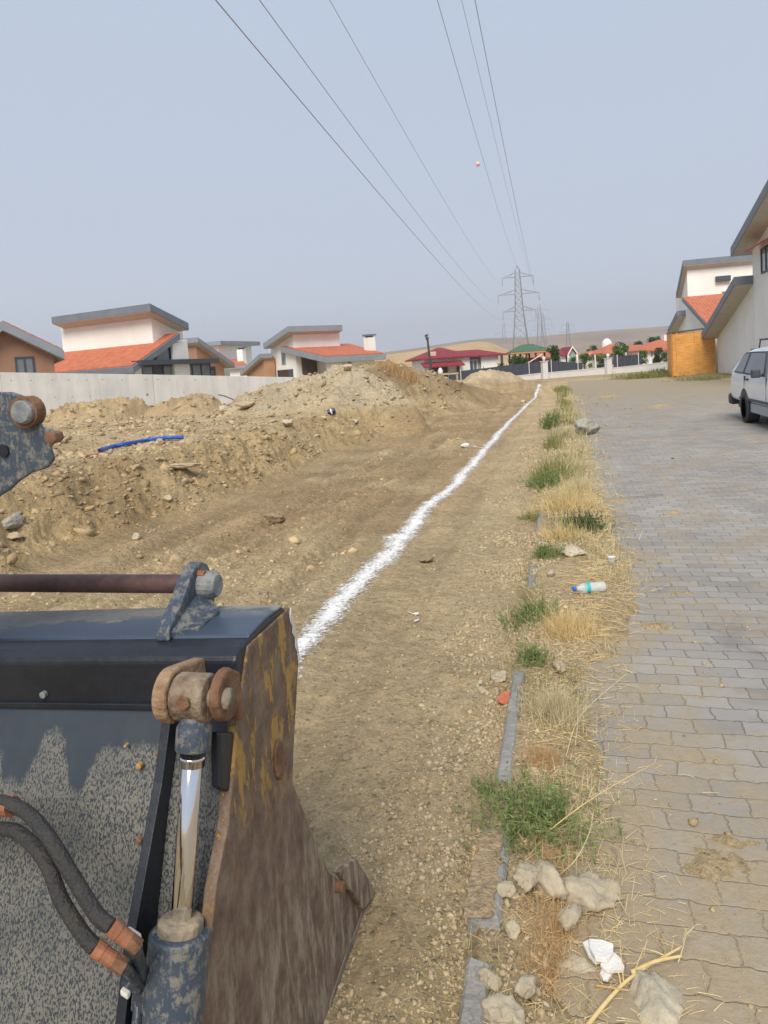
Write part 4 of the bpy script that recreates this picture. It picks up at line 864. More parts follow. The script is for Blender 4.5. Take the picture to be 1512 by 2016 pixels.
# lone fence stakes behind
for px, p0, p1, lab in ((1028, 717, 738, 'short pale stake beside the green roofed pergola fence'), (1232, 694, 724, 'pale leaning stake between trees above the garden wall'), (1171, 698, 722, 'grey metal stake above the garden wall centre')):
    a = fw(px+2, p1, .3); b2 = fw(px, p0, .3); m = MB(); m.bar((a.x, a.y, 0), b2, .10); o = m.build('fence_stake', MPW, loc=(a.x, a.y, 0)); tag(o, lab, 'stake')

# --- red roofed house
def hip(root, pts_eave, ridge, z_e, z_r, th_, m, name='roof'):
    """eave corners (4 Vectors), ridge two points"""
    e = [Vector((p.x, p.y, z_e)) for p in pts_eave]; r = [Vector((p.x, p.y, z_r)) for p in ridge]; b = MB()
    b.add(e+r+[p-Vector((0, 0, th_)) for p in e], [(0, 1, 5, 4), (1, 2, 5), (2, 3, 4, 5), (3, 0, 4), (0, 6, 7, 1), (1, 7, 8, 2), (2, 8, 9, 3), (3, 9, 6, 0), (9, 8, 7, 6)]); return b.build(name, m, root)
h = HF(Q(925, 712, 62), 20)
root = thing('red_roof_house', h.W(-2, 4, 0), 'low cream house with dark red hipped metal roof and white door beyond the heaps', 'house')
zE = h.F(923, 700)[2]; sA = h.F(822, 716)[0]; sB = h.F(922, 716)[0]
print('red', zE, sA, sB)
W_ = lambda s, t: h.W(s, t, 0)
hip(root, [W_(sA, -.5), W_(.3, -.5), W_(.3, 8), W_(sA, 8)], [W_(-2.2, 3.5), W_(-1.8, 3.5)], zE, h.F(903, 682, 3.5)[2], .12, MTILE2)
hip(root, [W_(-.2, 1.2), W_(3.6, 1.2), W_(3.6, 7), W_(-.2, 7)], [W_(-1, 3.2), W_(1.5, 3.2)], zE-.02, h.F(940, 688, 3.2)[2], .12, MTILE2)
m = MB(); h.block(m, sA+.6, 0, 0, 7.5, 0, [zE-.13]*4); m.build('wall', MW, root)
m = MB(); h.block(m, .01, 1.4, 2, 6.8, 0, [zE-.15]*4); m.build('side_wall', mat('grey_render', (.34, .36, .39), .9), root)
m = MB(); h.block(m, 1.41, 3.0, 1.7, 6.8, 0, [zE-.15]*4); m.build('wall', MW, root)
zA = h.F(915, 711, -1.2)[2]
m = MB(); h.slab(m, [(sA+.3, -1.6, zA-.25), (-.8, -1.6, zA-.25), (-.8, .01, zA+.1), (sA+.3, .01, zA+.1)], .12); m.build('awning', MTILE2, root)
window(h, root, 'F', .35, 1.15, .3, zE-.35, 1.99, .1, 1, MWHT, MGL)
m = MB(); h.block(m, sA+1.0, -2.0, -.06, -.01, .2, [zA-.3]*4); m.build('porch_shade_sheet', MDK, root)  # flat dark sheet on the wall, painted shade under the awning
for s_ in (-1.9, -1.2, -.4):
    m = MB(); h.block(m, s_, s_+.22, -.12, -.02, .2, [zA-.25]*4); m.build('shutter', MWHT if s_ != -1.2 else MFR, root)
m = MB(); h.block(m, -.4, .9, -.9, 1.9, .0, [.95]*4); m.build('balcony', MFR, root)
m = MB(); h.block(m, 3.1, 3.3, 1.2, 1.4, 0, [zE-.14]*4); m.build('post', MFR, root)
cx = h.F(852, 700, 0)[0]; m = MB(); h.block(m, cx-.15, cx+.35, .3, .8, zE-.2, [h.F(852, 692, 0)[2]]*4); m.build('chimney', mat('pale_pink_render', (.62, .45, .38), .9), root)

# --- pergola with green hipped roof
h = HF(Q(1048, 712, 66), 12)
root = thing('pergola', h.W(0, 2, 0), 'open garden pergola with green hipped roof and orange eave boards', 'pergola')
zE = h.F(1048, 691)[2]; sA = h.F(1006, 695)[0]; sB = h.F(1092, 687)[0]
hip(root, [W_(sA, 0), W_(sB, 0), W_(sB, 4), W_(sA, 4)], [W_(-.6, 2), W_(.4, 2)], zE, h.F(1047, 677, 2)[2], .05, MTILE3)
m = MB(); h.block(m, sA, sB, -.03, 4.03, zE-.18, [zE-.052]*4); m.build('eave_board', mat('orange_eave_board', (.55, .24, .07), .7), root)
for s_ in (sA+.3, -.55, .3, sB-.3):
    for t_ in (.1, 3.8): m = MB(); h.block(m, s_, s_+.16, t_, t_+.16, 0, [zE-.18]*4); m.build('post', MRED, root)
m = MB(); m.bar(h.W(-.5, -.2, zE-1.1), h.W(.9, -.2, zE-.35), .08); m.build('brace', MWHT, root)
m = MB(); h.block(m, -.3, 1.6, 3.3, 3.5, 0, [zE-.6]*4); m.build('back_wall', mat('brick_red_wall', (.30, .11, .08), .9), root)

# --- little house with red gable and white trim
h = HF(Q(1118, 705, 85), 14)
root = thing('garden_house', h.W(0, 2, 0), 'little white house with red roof and pointed white gable trim between the trees', 'house')
zr = h.F(1127, 683)[2]; ze = h.F(1135, 697)[2]; s0 = h.F(1117, 697)[0]; s1 = h.F(1136, 697)[0]; sm_ = (s0+s1)/2
m = MB(); m.prism([h.W(s0+.15, 0, 0), h.W(s1-.15, 0, 0), h.W(s1-.15, 0, ze), h.W(sm_, 0, zr-.15), h.W(s0+.15, 0, ze)], h.e2*4); m.build('wall', mat('greenish_glazed_front', (.35, .42, .38), .5), root)
for sx in (s0, s1):
    m = MB(); m.prism([h.W(sx, -.4, ze-.1), h.W(sx, -.4, ze+.1), h.W(sm_, -.4, zr+.1), h.W(sm_, -.4, zr-.1)], h.e2*.25); m.build('gable_trim', MWHT, root)
    m = MB(); m.add([h.W(sx, -.14, ze+.05), h.W(sx, 5, ze+.05), h.W(sm_, 5, zr+.05), h.W(sm_, -.14, zr+.05)], [(0, 1, 2, 3)]); m.prism([h.W(sx, -.14, ze), h.W(sx, -.14, ze+.07), h.W(sm_, -.14, zr+.07), h.W(sm_, -.14, zr)], h.e2*5); m.build('roof', MTILE2, root)
    m = MB(); m.bar(h.W(sx-.05 if sx > sm_ else sx+.05, -.2, 0), h.W(sx-.05 if sx > sm_ else sx+.05, -.2, ze), .22); m.build('column', MWHT, root)
s2 = h.F(1103, 697)[0]; m = MB(); h.slab(m, [(s2, .3, ze), (s0, .3, ze), (s0, 3.5, zr-.1), (s2+.6, 3.5, zr-.1)], .12); m.build('side_roof', MTILE2, root)
m = MB(); h.block(m, s2+.3, s0, .8, 3.4, 0, [ze-.1]*4); m.build('side_wall', MW, root)

# --- far orange roofed houses
for (x0, x1, ye, yr, Zd, lab, xr) in ((1186, 1222, 694, 677, 95, 'far orange roofed house with round white tank, behind the dark green tree', (1200, 1216)),
                                      (1225, 1276, 690, 679, 105, 'far low orange roof between the dark green tree and the right-hand roofs', (1240, 1262)),
                                      (1256, 1345, 687, 668, 90, 'far large orange roofed house just left of the timber panel', (1296, 1330)),
                                      (1150, 1190, 699, 690, 100, 'far low orange-roofed shed behind the garden wall, left of the dark green tree', (1162, 1178)),
                                      (1050, 1100, 705, 694, 120, 'far dull red roof seen through the green pergola', (1060, 1090))):
    h = HF(Q((x0+x1)/2, ye, Zd), 14); ze = h.F((x0+x1)/2, ye)[2]; zr = h.F((xr[0]+xr[1])/2, yr, 4)[2]
    a, b2 = h.F(x0, ye)[0], h.F(x1, ye)[0]; root = thing('far_house', h.W(0, 4, 0), lab, 'house', 'far houses with orange roofs')
    hip(root, [W_(a, 0), W_(b2, 0), W_(b2, 8), W_(a, 8)], [W_(h.F(xr[0], yr, 4)[0], 4), W_(h.F(xr[1], yr, 4)[0], 4)], ze, zr, .2, MTILE)
    m = MB(); h.block(m, a+.5, b2-.5, .6, 7.4, 0, [ze-.2]*4); m.build('wall', MWG, root)
    for k in range(2): s_ = a+(b2-a)*(.3+.35*k); window(h, root, 'F', s_, s_+.9, .9, 2.0, .6, .08, 1, MWHT, MGL)
    if x0 == 1186:
        p = h.F(1195, 678, 5); c_ = h.W(p[0], 5, p[2]); m = MB(); m.tube([c_+Vector((0, 0, z_)) for z_ in (-1.0, -.95, -.4, .1, .5, .75, .85)], [.35, .6, .7, .7, .56, .3, .05], 16); m.build('water_tank', MWHT, root, smooth=True)
    if x0 == 1256:
        p = h.F(1322, 663, 4); m = MB(); h.block(m, p[0]-1.2, p[0]+1.6, 3.4, 4.6, zr-.3, [p[2]+.3]*4); m.build('roof_box', MWHT, root)

# --- lamp post
a, b2 = Q(848, 714, 45), Q(840, 660, 45); g = gz(b2.x, b2.y)
root = thing('lamp_post', (a.x, a.y, 0), 'slim black lamp post standing beside the red roofed house', 'street lamp')
m = MB(); m.tube([(a.x+.05, a.y, 0), (a.x+.02, a.y, 1.0), (b2.x+.03, b2.y, b2.z-.15)], [.10, .085, .06], 12); m.build('pole', MPOST, root, smooth=True)
m = MB(); m.box((b2.x-.02, b2.y, b2.z-.02), (.10, .08, .07), (1, 0, .35)); m.box((b2.x+.02, b2.y, b2.z-.2), (.085, .085, .09)); m.build('lamp_head', MPOST, root, bevel=.02)

# ================================================================ PYLONS AND CABLES
def pylon(base, H_, deg, label, full=True, tk=1.0, mt=None):
    mt = mt or MGALV
    root = thing('pylon', base, label, 'pylon', 'power line pylons'); e1 = Vector((math.cos(math.radians(deg)), math.sin(math.radians(deg)), 0)); e2 = Vector((-e1.y, e1.x, 0)); B0 = Vector(base)
    def hw(z): return np.interp(z/H_, [0, .55, .95, 1], [.095, .040, .022, .004])*H_
    m = MB(); t_ = .15*tk
    def c(sx, sy, z): return B0+e1*hw(z)*sx+e2*hw(z)*sy+Vector((0, 0, z))
    zs = [0, .16, .29, .40, .49, .56, .625, .69, .755, .82, .88, .95]; zs = [z*H_ for z in zs]
    for sx in (-1, 1):
        for sy in (-1, 1):
            m.bar(c(sx, sy, 0), c(sx, sy, .95*H_), t_*1.3) if False else [m.bar(c(sx, sy, zs[i]), c(sx, sy, zs[i+1]), t_*1.35) for i in range(len(zs)-1)]
            m.bar(c(sx, sy, .95*H_), B0+Vector((0, 0, H_)), t_)
    for i in range(len(zs)-1):
        z0, z1 = zs[i], zs[i+1]
        for u, v in (((-1, -1), (1, -1)), ((1, -1), (1, 1)), ((1, 1), (-1, 1)), ((-1, 1), (-1, -1))):
            m.bar(c(*u, z0), c(*v, z1), t_*.7); m.bar(c(*v, z0), c(*u, z1), t_*.7)
            if i: m.bar(c(*u, z0), c(*v, z0), t_*.6)
    m.build('lattice_tower', mt, root)
    ends = []
    for zf_, w in ((.885, .155), (.715, .205), (.545, .165)):
        z = zf_*H_
        for sx in (-1, 1):
            m = MB(); tip = B0+e1*sx*w*H_+Vector((0, 0, z)); ends.append((sx, tip))
            if full:
                for sy in (-1, 1):
                    m.bar(c(sx, sy, z), tip, t_*.8); m.bar(c(sx, sy, z+.045*H_), tip, t_*.8)
                for k in (.25, .5, .75):
                    lo_ = c(sx, -1, z).lerp(tip, k); up_ = c(sx, -1, z+.045*H_).lerp(tip, k); m.bar(lo_, up_, t_*.5); l2 = c(sx, 1, z).lerp(tip, k); m.bar(lo_, l2, t_*.5)
                    m.bar(up_, c(sx, -1, z).lerp(tip, k+.2), t_*.5)
            else: m.bar(c(sx, 0, z), tip, t_); m.bar(c(sx, 0, z+.04*H_), tip, t_*.8)
            ca = m.build('crossarm', mt, root)
            m = MB(); d_ = .078*H_
            if full:
                zz_ = [tip-Vector((0, 0, d_*k/24)) for k in range(25)]; m.tube(zz_, [(.15 if k % 2 else .07) for k in range(25)], 8)
            else: m.bar(tip, tip-Vector((0, 0, d_)), t_)
            m.build('insulator', mt, ca)
    return root, ends, H_
pb = Q(1026, 690, 284); pb.z = 0; ptop = Q(1015, 523, 284).z
proot, ends, PH = pylon(pb, ptop, 6, 'large steel lattice pylon with three pairs of arms on the skyline, nearest of the row')
for px, ptp, pbt, Zd, lab in ((991, 632, 668, 900, 'tiny faint pylon on the hill just left of the large pylon'), (1061, 598, 668, 640, 'faint taller pylon right behind the large pylon'),
                               (1068, 615, 668, 760, 'faint pylon close beside the taller faint one'), (1117, 632, 690, 620, 'small lone pylon in front of the hill well right of the large pylon')):
    q = Q(px, ptp, Zd); pylon(Vector((q.x, q.y, 0)), q.z, 6, lab, False, 1.0, MGALVF)
def cable(name, near_px, nz, mids, endp, r, lab, back=60):
    """wire hung in an upright plane through the pylon end and a point overhead"""
    d = ray(*near_px); n0 = E0+d*((nz-EYE)/d.z); dirh = Vector((n0.x-endp.x, n0.y-endp.y, 0)); L = dirh.length; u = dirh/L; nn_ = Vector((-u.y, u.x, 0))
    S_ = [(0, endp.z), (L, n0.z)]
    for px, py in mids:
        d = ray(px, py); p = E0+d*((endp-E0).dot(nn_)/d.dot(nn_)); S_.append(((p-endp).dot(u), p.z))
    S_.sort(); xs = np.array([s[0] for s in S_]); zz_ = np.array([s[1] for s in S_])
    # parabola fixed at the pylon, least squares through the rest
    A = np.stack([xs, xs*xs], 1); wgt = np.where(xs > L*.999, 6, 1)[:, None]; k, _, _, _ = np.linalg.lstsq(A*wgt, (zz_-endp.z)*wgt[:, 0], rcond=None)
    L2 = L+back; ss = L2*(1-(1-np.linspace(0, 1, 90))**1.8)
    pts = [endp+u*s+Vector((0, 0, k[0]*s+k[1]*s*s)) for s in ss]
    m = MB(); m.tube(pts, r, 6); o = m.build(name, MCAB, loc=tuple(endp), smooth=True); tag(o, lab, 'cable', 'power cables overhead'); return pts
E_ = sorted(ends, key=lambda t: (t[0], -t[1].z)); drop = Vector((0, 0, PH*.078))
Lt, Lm, Ll = [t[1]-drop for t in E_ if t[0] < 0]; Rt, Rm, Rl = [t[1]-drop for t in E_ if t[0] > 0]; pk_ = Vector((pb.x, pb.y, PH))
cable('power_cable', (425, 0), 13, [(561, 164), (732, 367), (856, 517), (945, 598)], Ll, .019, 'power cable crossing furthest left of all in the sky')
cable('power_cable', (511, 0), 16, [(647, 183), (785, 376), (866, 481), (951, 576)], Lm, .017, 'power cable second from the left in the sky')
cable('power_cable', (649, 0), 20, [(747, 171), (842, 338), (942, 505)], Lt, .015, 'faint power cable in the middle of the sky, third from the left')
cable('power_cable', (861, 0), 26, [(909, 176), (959, 338), (1000, 475)], pk_, .024, 'darker cable ending at the very tip of the large pylon')
cable('power_cable', (909, 0), 22, [(951, 190), (999, 381), (1032, 500)], Rt, .014, 'faint power cable between the two darker ones on the right')
cable('power_cable', (935, 0), 18, [(968, 167), (1004, 343), (1040, 520)], Rm, .018, 'power cable furthest right of all in the sky')
# small pinkish marker ball riding beside the peak cable
c_ = Q(941, 323, 95); m = MB(); m.tube([c_+Vector((0, 0, .30*math.sin(a))) for a in np.linspace(-math.pi/2, math.pi/2, 11)], [max(.01, .30*math.cos(a)) for a in np.linspace(-math.pi/2, math.pi/2, 11)], 16)
MPINK = mat('faded_pink_plastic', (.85, .52, .48), .5)
root = thing('marker_balloon', c_, 'small pink and white marker balloon in the sky beside the cables', 'balloon'); m.build('ball', MPINK, root, smooth=True)
m = MB(); m.tube([c_+Vector((0, 0, z_)) for z_ in (-.42, -.36, -.28)], [.05, .09, .05], 10); m.build('tie', MWHT, root)

# ================================================================ PARKED CAR
def car():
    XC, s = 4.24, 1
    root = thing('parked_car', (XC, 14.4, 0), 'small white hatchback with roof rack parked by the villa at the right edge', 'car')
    MCAR = mat('white_car_paint', (.74, .80, .86), .3, var=.03, scale=2, coat=.6); MTY = mat('tyre_rubber', (.03, .03, .032), .85, var=.2, scale=20)
    MTRIM = mat('black_plastic_trim', (.05, .055, .065), .6); MHUB = mat('dull_wheel_cover', (.32, .33, .34), .5, metal=.4)
    #        front                                A base  A top                    rear glass top / base
    yb_ = [12.20, 12.28, 12.6, 13.0, 13.35, 13.85, 14.6, 15.3, 15.9, 16.35, 16.66, 16.74]
    rows = [  # (half width, y shift list or None, z list)
        ([.62, .74, .77, .78, .78, .78, .78, .78, .78, .78, .74, .62], [.32]*12),
        ([.66, .78, .81, .82, .82, .82, .82, .82, .82, .82, .79, .66], [.50]*12),
        ([.66, .78, .81, .82, .825, .825, .825, .825, .825, .82, .79, .66], [.62, .66, .70, .72, .72, .72, .72, .72, .72, .72, .72, .70]),
        ([.62, .74, .77, .78, .80, .80, .80, .80, .80, .80, .77, .64], [.70, .76, .82, .88, .92, .93, .94, .95, .96, .98, .98, .92]),
        ([.56, .66, .68, .68, .70, .67, .66, .66, .66, .70, .72, .60], [.72, .79, .86, .93, .97, 1.36, 1.39, 1.39, 1.37, 1.16, 1.0, .94]),
        ([.40, .50, .54, .55, .60, .58, .57, .57, .57, .62, .60, .50], [.73, .80, .88, .95, .99, 1.43, 1.465, 1.465, 1.44, 1.20, 1.01, .95]),
        ([0]*12, [.74, .81, .89, .96, 1.01, 1.45, 1.49, 1.49, 1.46, 1.21, 1.02, .95]),
    ]
    m = MB(); n = len(yb_); k0 = 0; prof = []
    for i in range(n):
        ring = [(XC-w[i], yb_[i], z[i]) for w, z in rows]+[(XC+w[i], yb_[i], z[i]) for w, z in rows[-2::-1]]
        m.v += ring; prof.append(len(ring))
    R_ = prof[0]
    for i in range(n-1):
        for j in range(R_): m.f.append((i*R_+j, i*R_+(j+1) % R_, (i+1)*R_+(j+1) % R_, (i+1)*R_+j))
    m.f.append(tuple(range(R_-1, -1, -1))); m.f.append(tuple((n-1)*R_+j for j in range(R_)))
    b_ = m.build('body', MCAR, root, smooth=True)
    md = b_.modifiers.new('sub', 'SUBSURF'); md.levels = 2; md.render_levels = 2
    b_.modifiers.move(len(b_.modifiers)-1, 0)
    def gx(z, side): return XC+side*(.815-.15*(z-.95)/.43)
    def pane(name, pts, side, mt, out=.012, parent=root):
        m = MB(); m.prism([(gx(z, side)+side*out, y, z) for y, z in pts], (-side*.06, 0, 0)); return m.build(name, mt, parent, bevel=.008)
    for side in (-1, 1):
        sc = [(16.10, 1.0), (15.36, .985), (15.32, 1.355), (15.64, 1.345), (15.74, 1.31)]
        f_ = pane('window', [(16.15, .975), (15.31, .96), (15.27, 1.385), (15.66, 1.375), (15.78, 1.33)], side, MTRIM); pane('pane', sc, side, MGLD, .018, f_)
        f_ = pane('window', [(15.26, .955), (13.74, .94), (13.78, .99), (14.10, 1.34), (14.2, 1.385), (15.22, 1.385)], side, MTRIM); pane('pane', [(15.22, .985), (13.84, .97), (14.14, 1.32), (14.24, 1.355), (15.19, 1.355)], side, MGLD, .018, f_)
        m = MB(); m.box((XC+side*.93, 13.93, 1.0), (.07, .06, .075)); m.box((XC+side*.85, 13.93, .97), (.04, .03, .03)); m.build('door_mirror', MTRIM, root, bevel=.02)
        m = MB(); m.box((XC+side*.815, 15.05, .86), (.025, .08, .018)); m.build('door_handle', MTRIM, root, bevel=.006)
        m = MB(); m.prism([(XC+side*.80, 15.66, .455), (XC+side*.80, 13.30, .455), (XC+side*.80, 13.30, .50), (XC+side*.80, 15.66, .50)], (side*.035, 0, 0)); m.build('rub_strip', MTRIM, root, bevel=.01)
        m = MB(); m.box((XC+side*.745, 14.3, .32), (.05, .62, .09)); m.build('sill', mat('grey_sill_paint', (.36, .38, .39), .6), root, bevel=.02)
        m = MB(); m.tube([(XC+side*.60, 15.0, 1.45), (XC+side*.60, 14.9, 1.60), (XC+side*.60, 13.9, 1.60), (XC+side*.60, 13.8, 1.45)], .014, 8); m.build('rack_rail', MTRIM, root)
        for ys_ in (15.27, 13.72): m = MB(); m.box((XC+side*.808, ys_, .72), (.016, .006, .20)); m.build('door_gap', MTRIM, root)
        # lamps
        m = MB(); m.box((XC+side*.66, 16.71, .72), (.09, .04, .11)); m.build('tail_light', mat('red_lens', (.30, .02, .02), .25), root, bevel=.02)
        m = MB(); m.box((XC+side*.55, 12.235, .62), (.13, .04, .06)); m.build('headlight', mat('clear_lens', (.6, .62, .62), .15), root, bevel=.02)
        for yw in (15.28, 12.92):
            ax = XC+side*.70
            m = MB(); m.tube([(ax-side*.10, yw, .345), (ax+side*.124, yw, .345)], .335, 30); m.build('wheel_arch', MTRIM, root)
            pr = [(-.085, .17), (-.085, .25), (-.07, .285), (-.02, .292), (.04, .292), (.085, .285), (.10, .25), (.10, .19), (.085, .17)]
            m = MB(); m.tube([(ax+side*(x_+.035), yw, .288) for x_, r_ in pr], [r_ for x_, r_ in pr], 32, caps=False); w_ = m.build('wheel', MTY, root, smooth=True)
            m = MB(); m.tube([(ax+side*.02, yw, .288), (ax+side*.105, yw, .288), (ax+side*.118, yw, .288), (ax+side*.125, yw, .288)], [.175, .175, .15, .05], 24); m.build('hub_cap', MHUB, w_)
    for yc in (13.98, 14.45, 14.9):
        m = MB(); m.tube([(XC-.62, yc, 1.61), (XC+.62, yc, 1.61)], .014, 8); m.build('rack_bar', MTRIM, root)
    m = MB(); m.prism([(XC-.60, 13.42, 1.035), (XC+.60, 13.42, 1.035), (XC+.53, 13.80, 1.405), (XC-.53, 13.80, 1.405)], (0, -.02, .02)); m.build('windscreen', MGLD, root)
    m = MB(); m.prism([(XC-.56, 16.32, 1.24), (XC+.56, 16.32, 1.24), (XC+.50, 16.02, 1.41), (XC-.50, 16.02, 1.41)], (0, .02, .03)); m.build('rear_window', MGLD, root)
    for yy_, n_ in ((16.74, 'rear_bumper'), (12.20, 'front_bumper')):
        m = MB(); m.box((XC, yy_-.06*np.sign(yy_-14), .40), (.80, .13, .12)); m.build(n_, MTRIM, root, bevel=.05)
    m = MB(); m.box((XC, 14.5, .30), (.66, 2.0, .07)); m.build('underbody', MTRIM, root)
    return root
car()

# ================================================================ STONES, CLODS, SCRAPS
def ico(sub):
    import bmesh
    bm_ = bmesh.new(); bmesh.ops.create_icosphere(bm_, subdivisions=sub, radius=1); bm_.verts.ensure_lookup_table()
    v = np.array([x.co[:] for x in bm_.verts]); f = np.array([[q.index for q in p.verts] for p in bm_.faces]); bm_.free(); return v, f
IV, IF = ico(1); IV3, IF3 = ico(4)
def rock(name, p, size, m, label, cat, seed, rotz=0, planes=13, group=None, sink=.25, wob=.10):
    r = np.random.default_rng(seed); N = r.normal(size=(planes, 3)); N /= np.linalg.norm(N, axis=1)[:, None]; D = r.uniform(.62, 1.0, planes)
    d = IV3 @ N.T; rad = np.min(np.where(d > .12, D/np.maximum(d, .12), 9), axis=1); rad = np.minimum(rad, 1.25)
    v = IV3*rad[:, None]; v = v*(1+wob*fbm(v[:, 0]*3+seed, v[:, 1]*3+v[:, 2]*2.3, 4, seed)[:, None]+.55*wob*fbm(v[:, 0]*9, v[:, 1]*9+v[:, 2]*8, 4, seed)[:, None])
    v = v*np.array(size)/2; c, s_ = math.cos(rotz), math.sin(rotz); v = v@np.array([[c, s_, 0], [-s_, c, 0], [0, 0, 1]])
    z0 = v[:, 2].min(); v[:, 2] -= z0+sink*size[2]*.5
    o = npmesh(name, v+np.array(p), IF3, m, smooth=False, loc=tuple(p)); return tag(o, label, cat, group)
MCL = rock_mat('pale_clay_lump', (.50, .43, .31)); MRG = rock_mat('grey_green_rock', (.37, .36, .30)); MRT = rock_mat('tan_rock', (.46, .37, .25)); MBRN = rock_mat('brown_stone', (.30, .215, .135)); MCO = rock_mat('old_concrete', (.54, .48, .36), .3)
RK = [  # px, py, (w,d,h), material, label, rot
    (1152, 858, (.62, .45, .33), MRG, 'big grey-green rock on the paving edge beside the far weeds'),
    (1125, 1092, (.20, .16, .05), MCO, 'flat pale slab of stone between the feathery weed and the dark shrub'),
    (1178, 1160, (.04, .04, .035), MCL, 'small whitish pebble right above the plastic bottle'),
    (985, 1340, (.075, .06, .05), MCL, 'pale round lump just above the red brick shard'),
    (1100, 1320, (.075, .06, .05), MRT, 'tan stone half buried in dry grass right of the grey kerb'),
    (838, 1106, (.12, .09, .05), MBRN, 'flat grey-brown stone lying right beside the bulge in the lime line'),
    (545, 1028, (.20, .14, .09), MBRN, 'brown block of stone alone on the dug floor left of the lime line'),
    (30, 1040, (.22, .16, .13), MRG, 'bluish grey rock in the bank at the left edge'),
    (30, 1062, (.16, .12, .07), MRT, 'smaller dark rock tucked under the bluish rock at the left edge'),
    (268, 1062, (.09, .08, .08), MCL, 'pale egg-shaped stone low on the dug bank'),
    (355, 922, (.42, .24, .08), MRT, 'thin flat slab jutting from the top of the dug bank'),
    (330, 988, (.09, .08, .07), MCL, 'small pale round stone half way up the dug bank'),
    (1038, 1750, (.09, .065, .06), MCL, 'pale knobbly clod left of the cream block beside the kerb'),
    (1077, 1752, (.105, .07, .06), MCL, 'smooth-edged cream clay block, left neighbour of the biggest clod'),
    (1150, 1782, (.17, .15, .09), MCL, 'biggest pale cracked clod among the clay lumps at the kerb'),
    (1118, 1822, (.085, .07, .05), MCL, 'pale clod just below the biggest clod at the kerb'),
    (1008, 1838, (.045, .04, .035), MCL, 'small round pale clod at the broken end of the kerb'),
    (1000, 1762, (.06, .05, .045), MCL, 'loose pale clod touching the bare grey kerb side'),
    (1140, 1925, (.075, .085, .03), MCO, 'flat pale grey stone beside the torn white scrap'),
    (962, 1940, (.05, .05, .04), MCL, 'pale lump beside the lowest kerb piece'),
    (1037, 1965, (.05, .05, .045), MCL, 'round cream lump below the reddish straw near the picture bottom'),
    (985, 2012, (.09, .07, .045), MCL, 'yellowish clod at the bottom edge right of the kerb'),
    (1300, 2000, (.150, .115, .075), MCO, 'rough square lump of old concrete on the pavers at the bottom right'),
    (950, 1362, (.05, .04, .03), MRT, 'little tan pebble in loose earth left of the brick shard'),
    (946, 1347, (.03, .03, .02), MCL, 'tiny pale ochre pebble up the slope from the brick shard'),
    (1275, 1334, (.03, .025, .02), MRT, 'little orange-brown stone alone on the pavers'),
    (1085, 1135, (.07, .06, .045), MCL, 'pale clod at the lower end of the buried kerb stretch'),
    (1068, 1078, (.09, .07, .05), MCL, 'pale clod against the kerb beside the feathery weed'),
    (565, 838, (.25, .2, .12), MCL, 'cream stone on the lower flank of the gravel heap'),
    (700, 833, (.16, .14, .12), MCL, 'round white stone at the foot of the gravel heap'),
    (684, 728, (.40, .3, .20), MCL, 'large pale boulder capping the gravel heap'),
    (486, 800, (.5, .4, .18), MRT, 'wide pale boulder at the left foot of the gravel heap'),
    (440, 810, (.42, .35, .20), MCL, 'rounded boulder at the far left end of the gravel heap'),
    (1030, 792, (.22, .2, .1), MCL, 'small whitish stone beside the far end of the lime line'),
]
for i, (px, py, sz, m, lab) in enumerate(RK):
    p = G(px, py); cat = 'clod' if 'clod' in lab or 'clay' in lab or 'lump' in lab and 'concrete' not in lab else 'stone'
    nm = 'clay_clod' if cat == 'clod' else 'stone'
    if i == 14: rock(nm, p, sz, m, lab, cat, 100+i, rnd.uniform(0, 3), 22, sink=.2, wob=.35)
    else: rock(nm, p, sz, m, lab, cat, 100+i, rnd.uniform(0, 3), 9 if 'slab' in lab or 'block' in lab or 'square' in lab or 'flat' in lab else 14, sink=.3, wob=.24)
p = G(997, 1385); rock('brick_shard', p, (.07, .05, .05), MBRK, 'red-orange brick shard leaning on the grey kerb', 'brick shard', 61, .4, 7)
# loose gravel and crumbs of clay: uncountable
def gravel(name, P, sz, tint, seed, flat=.65):
    r = np.random.default_rng(seed); n = len(P); V = np.repeat(IV[None], n, 0)*(1+r.uniform(-.5, .42, (n, len(IV), 1)))+r.normal(0, .16, (n, len(IV), 3))
    S_ = sz[:, None]*np.stack([r.uniform(.7, 1.3, n), r.uniform(.7, 1.3, n), flat*r.uniform(.6, 1.2, n)], 1); V = V*S_[:, None, :]
    a = r.uniform(0, 6.28, n); c, s_ = np.cos(a), np.sin(a); tl = r.normal(0, .25, n)
    x = V[..., 0]*c[:, None]-V[..., 1]*s_[:, None]; y = V[..., 0]*s_[:, None]+V[..., 1]*c[:, None]; z = V[..., 2]+x*tl[:, None]
    V = np.stack([x, y, z], -1)+P[:, None, :]; Fc = (IF[None]+(np.arange(n)*len(IV))[:, None, None]).reshape(-1, 3)
    col = np.repeat(np.concatenate([tint, np.ones((n, 1))], 1)[:, None], len(IV), 1).reshape(-1, 4)
    o = npmesh(name, V.reshape(-1, 3), Fc, MSTONE, 'stuff', {'tint': ('FLOAT_COLOR', col)}); return o
def scatter(n, amin, amax, dmin, dmax, keep, pw=1.0):
    """even spread over the view: log in distance, linear in bearing"""
    d = dmin*(dmax/dmin)**rng.random(n)**pw; k = rng.uniform(amin, amax, n); a = d*k; x = a*CA-d*SA; y = a*SA+d*CA
    ok = keep(x, y, rng.random(n)); return x[ok], y[ok], d[ok]
def tints(n, a=(.34, .245, .125), b_=(.50, .39, .225)):
    t = rng.random((n, 1))**1.3; return (np.array(a)*(1-t)+np.array(b_)*t)*(1+rng.normal(0, .08, (n, 1)))
